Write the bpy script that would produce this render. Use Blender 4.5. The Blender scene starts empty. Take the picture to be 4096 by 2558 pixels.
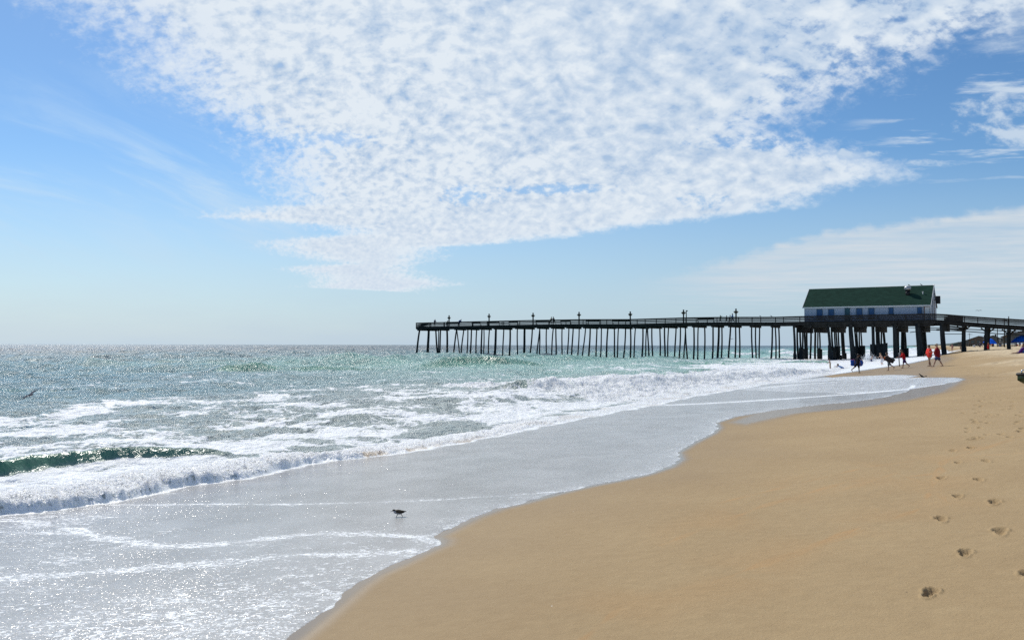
import bpy, bmesh, math, random
import numpy as np
from mathutils import Vector, Matrix
SC = bpy.context.scene
COL = SC.collection
random.seed(7)
rad = math.radians

# ------------------------------------------------------------------ camera
F = 3137.0; CX, CY = 2048.0, 1279.0; EYE = 2.4          # focal length in photo pixels, eye height above the sea
PITCH, ROLL = rad(1.835), rad(0.115)
cam_d = bpy.data.cameras.new('camera'); cam = bpy.data.objects.new('camera', cam_d); COL.objects.link(cam)
cam_d.sensor_fit = 'HORIZONTAL'; cam_d.sensor_width = 23.5; cam_d.lens = 23.5 * F / 4096.0
cam_d.clip_start = 0.05; cam_d.clip_end = 60000
CM = Matrix.Rotation(math.pi / 2 + PITCH, 4, 'X') @ Matrix.Rotation(ROLL, 4, 'Z')
cam.matrix_world = Matrix.Translation((0, 0, EYE)) @ CM
SC.camera = cam

# ------------------------------------------------------------------ light
SUN_AZ, SUN_EL = rad(-30), rad(45)                        # azimuth measured from +Y towards +X
SC.view_settings.view_transform = 'Standard'; SC.view_settings.look = 'None'
SC.view_settings.exposure = 0.0; SC.view_settings.gamma = 1.0; SC.view_settings.use_curve_mapping = False
sd = Vector((math.sin(SUN_AZ) * math.cos(SUN_EL), math.cos(SUN_AZ) * math.cos(SUN_EL), math.sin(SUN_EL)))
sun_d = bpy.data.lights.new('sun', 'SUN'); sun = bpy.data.objects.new('sun', sun_d); COL.objects.link(sun)
sun_d.energy = 3.9; sun_d.angle = rad(0.53); sun_d.color = (1.0, 0.955, 0.88)
sun.rotation_euler = sd.to_track_quat('Z', 'Y').to_euler()
sun.location = (-40, 60, 80)

# ------------------------------------------------------------------ node expression helper
class E:
    def __init__(s, nt, sock): s.nt, s.k = nt, sock
    def _m(s, op, *a, clamp=False):
        n = s.nt.nodes.new('ShaderNodeMath'); n.operation = op; n.use_clamp = clamp
        for i, v in enumerate((s,) + a):
            if isinstance(v, E): s.nt.links.new(v.k, n.inputs[i])
            else: n.inputs[i].default_value = float(v)
        return E(s.nt, n.outputs[0])
    def __add__(s, o): return s._m('ADD', o)
    __radd__ = __add__
    def __sub__(s, o): return s._m('SUBTRACT', o)
    def __rsub__(s, o): return s._m('MULTIPLY', -1)._m('ADD', o)
    def __mul__(s, o): return s._m('MULTIPLY', o)
    __rmul__ = __mul__
    def __truediv__(s, o): return s._m('DIVIDE', o)
    def mx(s, o): return s._m('MAXIMUM', o)
    def mn(s, o): return s._m('MINIMUM', o)
    def pw(s, o): return s._m('POWER', o)
    def cl(s): return s._m('ADD', 0, clamp=True)
    def ab(s): return s._m('ABSOLUTE')
    def gt(s, o): return s._m('GREATER_THAN', o)
    def ss(s, a, b):                                     # smoothstep from a to b
        n = s.nt.nodes.new('ShaderNodeMapRange'); n.interpolation_type = 'SMOOTHSTEP'
        s.nt.links.new(s.k, n.inputs[0]); n.inputs[1].default_value = a; n.inputs[2].default_value = b
        return E(s.nt, n.outputs[0])
    def curve(s, pts, x0, x1, y0, y1):                   # piecewise curve through world-direction points
        n = s.nt.nodes.new('ShaderNodeFloatCurve')
        c = n.mapping.curves[0]
        P = sorted(((x - x0) / (x1 - x0), (y - y0) / (y1 - y0)) for x, y in pts)
        c.points[0].location = P[0]; c.points[1].location = P[-1]
        for p in P[1:-1]: c.points.new(*p)
        for p in c.points: p.handle_type = 'VECTOR'
        n.mapping.update()
        t = (s - x0) * (1.0 / (x1 - x0))
        s.nt.links.new(t.cl().k, n.inputs[1])
        return E(s.nt, n.outputs[0]) * (y1 - y0) + y0
def combine(nt, x, y, z=0.0):
    n = nt.nodes.new('ShaderNodeCombineXYZ')
    for i, v in enumerate((x, y, z)):
        if isinstance(v, E): nt.links.new(v.k, n.inputs[i])
        else: n.inputs[i].default_value = v
    return n.outputs[0]
def noise(nt, vec, scale, detail=4, rough=0.5, dist=0.0, dim='3D', lac=2.0):
    n = nt.nodes.new('ShaderNodeTexNoise'); n.noise_dimensions = dim
    n.inputs['Scale'].default_value = scale; n.inputs['Detail'].default_value = detail
    n.inputs['Roughness'].default_value = rough; n.inputs['Distortion'].default_value = dist
    n.inputs['Lacunarity'].default_value = lac
    if vec is not None: nt.links.new(vec, n.inputs['Vector'])
    return E(nt, n.outputs['Fac'])
def voronoi(nt, vec, scale, feature='F1', out='Distance', rand=1.0, dim='3D'):
    n = nt.nodes.new('ShaderNodeTexVoronoi'); n.voronoi_dimensions = dim; n.feature = feature
    n.inputs['Scale'].default_value = scale; n.inputs['Randomness'].default_value = rand
    if vec is not None: nt.links.new(vec, n.inputs['Vector'])
    return E(nt, n.outputs[out])
def mixc(nt, f, a, b):
    n = nt.nodes.new('ShaderNodeMix'); n.data_type = 'RGBA'
    if isinstance(f, E): nt.links.new(f.k, n.inputs[0])
    else: n.inputs[0].default_value = f
    for i, v in ((6, a), (7, b)):
        if isinstance(v, (tuple, list)): n.inputs[i].default_value = (v[0], v[1], v[2], 1)
        else: nt.links.new(v, n.inputs[i])
    return n.outputs[2]

# ------------------------------------------------------------------ world: clear sky with an altocumulus sheet
def build_world():
    w = bpy.data.worlds.new('World'); SC.world = w; w.use_nodes = True
    nt = w.node_tree; nt.nodes.clear()
    out = nt.nodes.new('ShaderNodeOutputWorld'); bg = nt.nodes.new('ShaderNodeBackground')
    nt.links.new(bg.outputs[0], out.inputs[0])
    sky = nt.nodes.new('ShaderNodeTexSky'); sky.sky_type = 'NISHITA'; sky.sun_disc = False
    sky.sun_elevation = SUN_EL; sky.sun_rotation = SUN_AZ
    sky.air_density = 1.0; sky.dust_density = 0.25; sky.ozone_density = 3.0; sky.altitude = 0
    tc = nt.nodes.new('ShaderNodeTexCoord'); sp = nt.nodes.new('ShaderNodeSeparateXYZ')
    nt.links.new(tc.outputs['Generated'], sp.inputs[0])
    x, y, z = (E(nt, sp.outputs[i]) for i in range(3))
    zc = z.mx(0.012)
    ys = y.mx(0.05)
    # positions on a flat cloud layer (unit height) -> natural perspective
    u, v = x / zc, y / zc
    a = x / ys; el = z / ys                               # tangent of bearing and of elevation
    pv = combine(nt, u, v, 0.0)
    pstretch = combine(nt, u * 0.55 + v * 0.25, v * 0.8, 3.0)
    # rounded puffs that grow away from the horizon: log-polar layout of the sky direction
    ax_ = a + 0.22; ey_ = el * 1.55
    rr_ = (ax_ * ax_ + ey_ * ey_)._m('SQRT').mx(1e-3)
    lnr = rr_._m('LOGARITHM', 2.718281828); th_ = ey_._m('ARCTAN2', ax_)
    lp = combine(nt, lnr, th_, 0.0)
    wn_ = nt.nodes.new('ShaderNodeTexNoise'); wn_.inputs['Scale'].default_value = 7.0; wn_.inputs['Detail'].default_value = 4; nt.links.new(lp, wn_.inputs['Vector'])
    wa_ = nt.nodes.new('ShaderNodeVectorMath'); wa_.operation = 'MULTIPLY_ADD'; nt.links.new(wn_.outputs['Color'], wa_.inputs[0]); wa_.inputs[1].default_value = (.07, .05, 0); nt.links.new(lp, wa_.inputs[2])
    lpw = wa_.outputs[0]
    vs_ = nt.nodes.new('ShaderNodeTexVoronoi'); vs_.feature = 'SMOOTH_F1'; vs_.inputs['Scale'].default_value = 27.0; vs_.inputs['Smoothness'].default_value = .7; nt.links.new(lpw, vs_.inputs['Vector'])
    vs2 = nt.nodes.new('ShaderNodeTexVoronoi'); vs2.feature = 'SMOOTH_F1'; vs2.inputs['Scale'].default_value = 16.0; vs2.inputs['Smoothness'].default_value = .7; nt.links.new(lpw, vs2.inputs['Vector'])
    cell = E(nt, vs_.outputs['Distance']) * 0.42 + noise(nt, lpw, 31.0, 3, 0.55) * 0.95 + noise(nt, lpw, 70.0, 3, 0.6) * 0.22 - .24
    cell2 = noise(nt, lpw, 16.0, 4, 0.55) * 1.3 + E(nt, vs_.outputs['Distance']) * 0.3 - .28
    fine = noise(nt, lp, 48.0, 4, 0.65)
    n1 = noise(nt, lp, 5.5, 6, 0.6)
    edge_n = (noise(nt, lp, 6.5, 8, 0.70) - 0.5)
    # sheet bounds, as bearing limits per elevation
    L = [(0.0, -.05), (.066, -.10), (.073, -.26), (.085, -.245), (.098, -.295), (.104, -.22), (.112, -.27), (.124, -.31), (.133, -.31), (.143, -.21), (.153, -.26),
         (.163, -.385), (.175, -.34), (.180, -.283), (.22, -.31), (.25, -.31), (.275, -.345), (.303, -.404), (.345, -.46), (.382, -.50), (.44, -.57), (.55, -.75)]
    R = [(0.0, -.12), (.066, -.14), (.078, -.07), (.09, -.12), (.10, -.13), (.112, -.10), (.125, -.09), (.131, .00), (.139, .07), (.152, .16), (.163, .25), (.175, .35), (.19, .385), (.205, .44),
         (.22, .50), (.232, .47), (.247, .42), (.262, .38), (.278, .33), (.30, .375), (.33, .44), (.36, .50), (.385, .56), (.41, .64), (.44, .74), (.55, 1.2)]
    aL = el.curve(L, 0, .55, -1, 1); aR = el.curve(R, 0, .55, -1, 1)
    wob = edge_n * (el * 0.30 + 0.035) * 1.5
    dl = a - aL + wob; dr = aR - a + wob
    inside = dl.mn(dr) / (el * 0.13 + 0.008)
    m = (inside + (cell - .5) * 2.6 + (fine - .5) * 2.6).ss(-1.1, 2.2)
    # hole and thin spots within the sheet
    def spot(ax, ex, r1, r2):
        da = (a - ax) / r1; de = (el - ex) / r2
        return (da * da + de * de + (edge_n * 6.0 + (cell - 0.5) * 6.0 + (fine - .5) * 4)).ss(2.0, -0.6)
    hole = spot(-.055, .193, .030, .011).mx(spot(.06, .200, .06, .006)).mx(spot(.245, .185, .030, .010)).mx(spot(-.245, .262, .06, .014) * 0.8).mx(spot(.33, .262, .09, .008))
    streak = spot(.47, .385, .05, .030)
    m = m * (1 - hole * 0.75) * (1 - streak * 0.4)
    thin = (cell * 0.62 + fine * 0.25 + n1 * 0.62)          # gaps show a little blue
    edge_zone = inside.ss(3.5, 0.2)
    upper_r = (a + el * 0.3).ss(.15, .6) * el.ss(.15, .35)
    gap = (thin + (fine - .5) * .35 - (0.50 + edge_zone * 0.13 + upper_r * 0.16)).ss(-0.2, 0.12)
    dens = m * (gap * (0.50 + upper_r * .35) + 0.42 - edge_zone * 0.12 - upper_r * .30)
    dens = (dens * 1.08).cl()
    # scattered puffs on the right and high
    pf = noise(nt, combine(nt, u * 0.8, v * 1.5, 7.0), 1.9, 7, 0.6)
    puff = (pf - 0.5).ss(0.03, 0.16) * (a - 0.42 + el * 0.15).ss(0.02, 0.16) * el.ss(.19, .25) * 0.9
    hi_r = (noise(nt, pstretch, 2.2, 8, 0.66) - 0.5 + (el - .40) * 2.6 + (a - .62) * 0.8).ss(-0.05, 0.22) * (a - .45).ss(0, .12) * .85
    puff = puff.mx(hi_r).mx(spot(.665, .312, .07, .020) * 0.85).mx(spot(.665, .276, .07, .014) * .85).mx(spot(.44, .245, .03, .006) * .8).mx(spot(.52, .235, .04, .004) * .6)
    # low veil on the right
    T = [(0.0, .085), (.12, .085), (.2, .092), (.26, .108), (.318, .123), (.40, .146), (.5, .158), (.653, .181), (1.0, .22)]
    top = a.curve(T, 0, 1, 0, .5)
    vn = noise(nt, combine(nt, u * 0.35, v * 0.8, 2.0), 1.6, 7, 0.64)
    veil = ((top - el) + (vn - 0.5) * 0.012 + (cell - .5) * .018).ss(-.003, .012) * (el + (vn - .5) * 0.06).ss(.035, .085) * a.ss(.12, .34) * (vn * 1.5 - .02 + (noise(nt, combine(nt, u * 0.7, v * 0.9, 9.0), 1.4, 6, 0.62) - .5) * 1.2).cl()
    # cirrus streaks on the left
    ca, sa = math.cos(0.35), math.sin(0.35)
    cv = combine(nt, (a * ca - el * sa) * 1.3, (el * ca + a * sa) * 7.0, 5.0)
    ci = noise(nt, cv, 2.2, 7, 0.62, 0.6)
    cirrus = (ci - 0.42).ss(0.0, 0.34) * (-0.10 - a).ss(-0.02, 0.2) * (1 - ((el - .20).ab() / .17).cl()) * 0.85
    # haze bank close to the horizon
    hz = (1 - (el / 0.26).cl()).pw(1.35) * 0.97
    lown = noise(nt, combine(nt, a * 3, el * 14, 1.0), 2.2, 5, 0.55)
    hz = hz * (lown * 0.25 + 0.87)
    # cloud brightness: lit rims, grey blue hollows
    rt_ = (a + 0.05).ss(-.15, .25) * el.ss(.12, .32)
    shade = (cell * .9 + fine * 0.25 + n1 * .55 - 0.86)
    shade = shade * (1 - rt_ * .45) + (cell2 * .6 + n1 * .6 - .62) * rt_ * .85
    shade = (shade * 2.5 * (el.ss(.08, .24) * .75 + .25) + 0.68 - rt_ * .20).cl()
    shade = (shade + edge_zone * 0.25).cl()
    K = 10.0                                              # colours below are linear radiance; the background runs at 0.1
    cloud = mixc(nt, shade, (0.41 * K, 0.55 * K, 0.745 * K), (0.765 * K, 0.835 * K, 0.905 * K))
    hsv = nt.nodes.new('ShaderNodeHueSaturation'); hsv.inputs['Saturation'].default_value = 1.12; hsv.inputs['Value'].default_value = 1.0
    nt.links.new(sky.outputs[0], hsv.inputs['Color'])
    tint = nt.nodes.new('ShaderNodeMix'); tint.data_type = 'RGBA'; tint.blend_type = 'MULTIPLY'; tint.inputs[0].default_value = 1
    nt.links.new(hsv.outputs[0], tint.inputs[6]); tint.inputs[7].default_value = (0.82, 0.97, 1.06, 1)
    c = tint.outputs[2]
    c = mixc(nt, cirrus, c, (0.60 * K, 0.77 * K, 0.93 * K))
    c = mixc(nt, hz.cl(), c, mixc(nt, a.ss(.35, -.65), (0.455 * K, 0.58 * K, 0.71 * K), (0.56 * K, 0.675 * K, 0.775 * K)))
    c = mixc(nt, (veil * 1.0).cl(), c, (0.63 * K, 0.70 * K, 0.765 * K))
    front = y.ss(0.05, 0.3)
    zen = z.ss(.45, .55) * (1 - front) * 0.0
    c = mixc(nt, (puff.cl() * front * 0.9), c, (0.66 * K, 0.755 * K, 0.855 * K))
    behind = (noise(nt, pv, 1.3, 5, 0.6) - 0.5).ss(0.0, 0.2) * (1 - front) * 0.7
    c = mixc(nt, (dens * front).mx(behind), c, cloud)
    # below the horizon: dull sea tone
    c = mixc(nt, (z * -1).ss(0.0, 0.02), c, (1.2, 1.7, 1.9))
    nt.links.new(c, bg.inputs[0]); bg.inputs[1].default_value = 0.1
build_world()

# ------------------------------------------------------------------ picture <-> place (photo pixels to rays)
M3 = np.array(CM.to_3x3())
def ray(sx, sy):
    v = M3 @ np.array([(sx - CX) / F, -(sy - CY) / F, -1.0])
    return v
def profile(q):                                          # beach height by distance inland of the reference line
    return np.interp(q, [-400, -100, -60, -30, -16, -12.5, -10.3, -4.7, 0, 2.25, 5.3, 8.35, 11.3, 20, 32, 45, 70, 400],
                        [-9, -4, -2.6, -1.25, -.22, -.03, .04, .32, .75, 1.0, 1.49, 1.75, 1.9, 2.05, 2.4, 3.6, 4.2, 4.2])
SA = rad(27.8); CS, SN = math.cos(SA), math.sin(SA)
def qt(x, y):
    t = x * SN + y * CS
    return x * CS - y * SN - np.interp(t, [150, 300, 500, 900, 2000, 5000, 12000], [0, 7, 12, 16, 14, -50, -60]), t
#   # cross-shore and along-shore coordinates
def beach_z(x, y):
    q, t = qt(x, y)
    return float(profile(q))
def hit_beach(sx, sy, dz=0.0):
    v = ray(sx, sy); t = 3.0; prev = None
    for k in range(4000):
        p = v * t; h = EYE + p[2] - (beach_z(p[0], p[1]) + dz)
        if h < 0:
            a, b = prev, t
            for _ in range(40):
                m = (a + b) / 2; p = v * m
                if EYE + p[2] - (beach_z(p[0], p[1]) + dz) < 0: b = m
                else: a = m
            break
        prev = t; t *= 1.01
    p = v * t
    return np.array([p[0], p[1], EYE + p[2]])
def hit_z(sx, sy, z):
    v = ray(sx, sy); t = (z - EYE) / v[2]
    return np.array([v[0] * t, v[1] * t, z])
D2S = 4096 / 2421.0
SC.cycles.use_denoising = False
SC.cycles.sample_clamp_indirect = 4.0
SC.cycles.caustics_reflective = False; SC.cycles.caustics_refractive = False
# ------------------------------------------------------------------ numpy noise
def _h(ix, iy, seed):
    h = (ix.astype(np.int64) * 374761393 + iy.astype(np.int64) * 668265263 + seed * 974634777) & 0xffffffff
    h = ((h ^ (h >> 13)) * 1274126177) & 0xffffffff
    return (h ^ (h >> 16)) & 0xffff
_AN = np.linspace(0, 2 * np.pi, 65536, endpoint=False); _GX = np.cos(_AN).astype(np.float32); _GY = np.sin(_AN).astype(np.float32)
def perlin(x, y, seed=0):
    ix = np.floor(x); iy = np.floor(y); fx = (x - ix).astype(np.float32); fy = (y - iy).astype(np.float32)
    ux = fx * fx * fx * (fx * (fx * 6 - 15) + 10); uy = fy * fy * fy * (fy * (fy * 6 - 15) + 10)
    def g(dx, dy):
        h = _h(ix + dx, iy + dy, seed)
        return _GX[h] * (fx - dx) + _GY[h] * (fy - dy)
    a = g(0, 0); b = g(1, 0); c = g(0, 1); d = g(1, 1)
    return ((a + (b - a) * ux) * (1 - uy) + (c + (d - c) * ux) * uy) * 1.5
def fbm(x, y, seed=0, oct=4, gain=0.5):
    r = 0; amp = 1; tot = 0
    for i in range(oct):
        r = r + perlin(x * 2 ** i + 17.3 * i, y * 2 ** i - 9.1 * i, seed + i) * amp; tot += amp; amp *= gain
    return r / tot
def sst(x, a, b):
    t = np.clip((x - a) / (b - a), 0, 1); return t * t * (3 - 2 * t)
def sdist(X, Y, poly):                                    # signed distance, positive inside
    P = np.asarray(poly, dtype=np.float64); n = len(P)
    d = np.full(X.shape, 1e9); ins = np.zeros(X.shape, bool)
    for i in range(n):
        ax, ay = P[i]; bx, by = P[(i + 1) % n]
        ex, ey = bx - ax, by - ay; L2 = ex * ex + ey * ey + 1e-12
        t = np.clip(((X - ax) * ex + (Y - ay) * ey) / L2, 0, 1)
        d = np.minimum(d, np.hypot(X - ax - t * ex, Y - ay - t * ey))
        c = ((ay > Y) != (by > Y)) & (X < (bx - ax) * (Y - ay) / (by - ay + 1e-15) + ax)
        ins ^= c
    return np.where(ins, d, -d)
def ldist(X, Y, line):
    P = np.asarray(line); d = np.full(X.shape, 1e9); along = np.zeros(X.shape); acc = 0
    for i in range(len(P) - 1):
        ax, ay = P[i]; bx, by = P[i + 1]; ex, ey = bx - ax, by - ay; L2 = ex * ex + ey * ey + 1e-12
        t = np.clip(((X - ax) * ex + (Y - ay) * ey) / L2, 0, 1)
        dd = np.hypot(X - ax - t * ex, Y - ay - t * ey); k = dd < d
        d = np.where(k, dd, d); along = np.where(k, i + t, along)
    return d, along
def B(pts): return [tuple(hit_beach(x * D2S, y * D2S)[:2]) for x, y in pts]     # overview pixels -> beach
def W(pts, z=0.08): return [tuple(hit_z(x * D2S, y * D2S, z)[:2]) for x, y in pts]

# swash outline on the sand
edge_main = B([(560, 1700), (640, 1575), (700, 1512), (760, 1462), (800, 1430), (850, 1388), (890, 1360), (950, 1333), (1000, 1310), (1045, 1290),
               (1052, 1279), (1038, 1268), (1080, 1248), (1130, 1225), (1185, 1205), (1240, 1190), (1330, 1168), (1400, 1150), (1470, 1138), (1530, 1125), (1590, 1105),
               (1615, 1087), (1608, 1070), (1640, 1050), (1690, 1025), (1703, 1012), (1697, 1000), (1740, 985), (1830, 970), (1920, 960), (2009, 951), (2090, 940), (2150, 926), (2160, 912)])
poly_main = edge_main + B([(2100, 900), (1950, 890), (1700, 890), (1500, 880)]) + [(-60, 110), (-120, 60), (-60, -30), (-20, -20)]
def S2(pts): return [tuple(hit_beach(3200 + x / 3.459, 1370 + y / 3.459)[:2]) for x, y in pts]
poly_lobe = S2([(-900, 660), (0, 700), (500, 705), (1050, 692), (1500, 650), (1850, 603), (2050, 575), (2200, 540), (2272, 517), (2235, 495), (2150, 483), (1950, 483), (1700, 488), (1350, 500), (1000, 512), (500, 540), (0, 560), (-900, 640)])
poly_lobe3 = S2([(-900, 600), (0, 560), (500, 530), (1000, 510), (1400, 497), (1500, 487), (1665, 458), (1500, 450), (1300, 447), (1000, 458), (600, 470), (0, 520), (-900, 590)])
poly_surf = S2([(-1500, 620), (-900, 560), (-300, 520), (0, 505), (300, 468), (520, 440), (700, 415), (900, 385), (1050, 362), (1250, 335), (1400, 312), (1560, 285), (1700, 255), (1780, 240), (1850, 222), (1960, 175), (2050, 150), (2110, 130), (2200, 108), (2280, 88)]) \
    + [(111, 200), (167, 300), (226, 410), (292, 540), (240, 560), (130, 330), (60, 170), (0, 120), (-40, 60)]
edges_line = [edge_main, poly_lobe[2:16], poly_lobe3[4:13]]

foot = []
for x, y in [(1020, 308), (885, 293), (1120, 280), (1210, 260), (1240, 372), (1150, 380), (695, 420), (965, 458), (800, 492), (970, 530), (740, 585), (740, 630), (825, 690), (775, 720), (585, 835), (775, 808), (640, 970), (955, 955), (450, 1138), (870, 1165), (635, 1338), (1035, 1405)]:
    foot.append((3600 + x / 2.75, 1500 + y / 2.75))
for x, y in [(990, 222), (1630, 362), (1245, 580), (860, 1030), (1955, 835)]:
    foot.append((3400 + x / 2.71, 2000 + y / 2.71))
rf_ = random.Random(11)
for k in range(26): foot.append((3925 + rf_.gauss(0, 26) + k * .6, 1432 + k * 3.1 + rf_.gauss(0, 3)))
for k in range(34): foot.append((rf_.uniform(3880, 4096), rf_.uniform(1575, 1760)))
FOOT = [(hit_beach(x, y)[:2], random.uniform(-.22, .22), random.uniform(.74, .95), y) for x, y in foot]

def polar_mesh(name, cols, rows, zf, keep, mat, attrs):
    A, Rr = np.meshgrid(cols, rows)
    X = np.sin(A) * Rr; Y = np.cos(A) * Rr
    Z, at = zf(X, Y)
    nr, nc = X.shape
    idx = np.arange(nr * nc).reshape(nr, nc)
    a = idx[:-1, :-1].ravel(); b = idx[:-1, 1:].ravel(); c = idx[1:, 1:].ravel(); d = idx[1:, :-1].ravel()
    k = keep(X, Y, Z, at)
    kf = (k[:-1, :-1] | k[:-1, 1:] | k[1:, 1:] | k[1:, :-1]).ravel()
    F4 = np.stack([a, b, c, d], 1)[kf]
    used = np.zeros(nr * nc, bool); used[F4.ravel()] = True
    new = np.cumsum(used) - 1
    F4 = new[F4][:, ::-1]
    co = np.stack([X.ravel(), Y.ravel(), Z.ravel()], 1)[used].astype(np.float32)
    me = bpy.data.meshes.new(name)
    me.vertices.add(len(co)); me.vertices.foreach_set('co', co.ravel())
    me.loops.add(F4.size); me.loops.foreach_set('vertex_index', F4.ravel().astype(np.int32))
    me.polygons.add(len(F4)); me.polygons.foreach_set('loop_start', np.arange(0, F4.size, 4, dtype=np.int32))
    me.polygons.foreach_set('use_smooth', np.ones(len(F4), bool))
    me.update(calc_edges=True)
    for n in attrs:
        l = me.attributes.new(n, 'FLOAT', 'POINT'); l.data.foreach_set('value', np.asarray(at[n], dtype=np.float32).ravel()[used])
    me.materials.append(mat)
    o = bpy.data.objects.new(name, me); COL.objects.link(o); o['kind'] = 'structure'
    return o

def principled(name, col=(.5, .5, .5), rough=.6, spec=.4, metal=0.0):
    m = bpy.data.materials.new(name); m.use_nodes = True
    b = m.node_tree.nodes['Principled BSDF']
    b.inputs['Base Color'].default_value = (*col, 1); b.inputs['Roughness'].default_value = rough
    b.inputs['Specular IOR Level'].default_value = spec; b.inputs['Metallic'].default_value = metal
    return m, m.node_tree, b
def attr(nt, n):
    a = nt.nodes.new('ShaderNodeAttribute'); a.attribute_name = n; return E(nt, a.outputs['Fac'])
def pos(nt): return nt.nodes.new('ShaderNodeNewGeometry').outputs['Position']
def bump(nt, h, strength, dist, normal=None):
    n = nt.nodes.new('ShaderNodeBump'); nt.links.new(h.k, n.inputs['Height'])
    if isinstance(strength, E): nt.links.new(strength.k, n.inputs['Strength'])
    else: n.inputs['Strength'].default_value = strength
    n.inputs['Distance'].default_value = dist
    if normal is not None: nt.links.new(normal, n.inputs['Normal'])
    return n.outputs[0]

# ------------------------------------------------------------------ sand
def sand_material():
    m, nt, b = principled('sand', rough=.9, spec=.25)
    P = pos(nt)
    wet = attr(nt, 'wet'); mark = attr(nt, 'mark'); dry = attr(nt, 'dry')
    n1 = noise(nt, P, 0.7, 5, 0.6); n2 = noise(nt, P, 9, 5, 0.6); n3 = noise(nt, P, 260, 2, 0.6); n4 = noise(nt, P, 900, 1, 0.5)
    base = mixc(nt, (n1 * 0.6 + n2 * 0.4 - 0.28) * 1.8, (0.345, 0.238, 0.122), (0.455, 0.332, 0.180))
    base = mixc(nt, dry * 0.85, base, (0.62, 0.50, 0.33))
    base = mixc(nt, ((n3 - 0.5) * 2.6 + (n4 - .5) * 2.2 + 0.5).cl() * 0.28, base, (0.15, 0.105, 0.06))
    base = mixc(nt, ((n3 - 0.66) * 8).cl() * 0.35, base, (0.75, 0.66, 0.5))
    spk = voronoi(nt, P, 2.3); base = mixc(nt, (spk * -1).ss(-.022, -.012) * .75, base, (0.06, 0.045, 0.03)); spk2 = voronoi(nt, P, 1.7); base = mixc(nt, (spk2 * -1).ss(-.014, -.008) * .9, base, (0.8, 0.76, 0.68))
    base = mixc(nt, mark * 0.5, base, (0.45, 0.24, 0.09))
    base = mixc(nt, wet * 0.66, base, (0.170, 0.115, 0.062))
    nt.links.new(base, b.inputs['Base Color'])
    r = (0.86 - wet * 0.32 - wet.pw(5) * 0.36)
    nt.links.new(r.k, b.inputs['Roughness'])
    nt.links.new((wet.pw(4) * 0.35 + 0.18).k, b.inputs['Specular IOR Level'])
    pit = noise(nt, P, 1.7, 3, .6); pit2 = noise(nt, P, .5, 2, .5)
    base = mixc(nt, dry * ((pit - .56).ss(0, .10) * (pit2 - .42).ss(0, .12)) * .55, base, (0.20, 0.145, 0.085)); nt.links.new(base, b.inputs['Base Color'])
    h = (noise(nt, P, 420, 3, 0.7) * 0.5 + noise(nt, P, 60, 3, 0.6) * 0.9 + noise(nt, P, 7, 3, 0.55) * 2.6)
    nt.links.new(bump(nt, h, (1 - wet * 0.93) * 0.5, 0.012), b.inputs['Normal'])
    return m
marks = [B([(2215, 1120), (2000, 1140), (1800, 1200), (1560, 1290)]), B([(2060, 1240), (1900, 1300), (1700, 1375), (1480, 1425), (1380, 1512)]),
         B([(2421, 1070), (2200, 1085), (2050, 1105), (1700, 1190)]), B([(2421, 1030), (2230, 1090), (2180, 1200), (2050, 1250), (1800, 1340)]),
         B([(1990, 1160), (2120, 1120), (2200, 1150), (2240, 1190)])]
wetpoly = B([(1780, 970), (1860, 925), (1900, 905), (2030, 878), (2110, 866), (2190, 853), (2235, 838), (2260, 846), (2225, 862), (2200, 885), (2262, 893), (2285, 903), (2230, 922), (2180, 936), (2090, 950), (2009, 962), (1900, 972)])
wetpoly2 = B([(1700, 1000), (1830, 955), (2000, 925), (2150, 905), (2280, 895), (2290, 903), (2250, 925), (2170, 945), (2060, 962), (1900, 978), (1760, 1010)])
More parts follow.
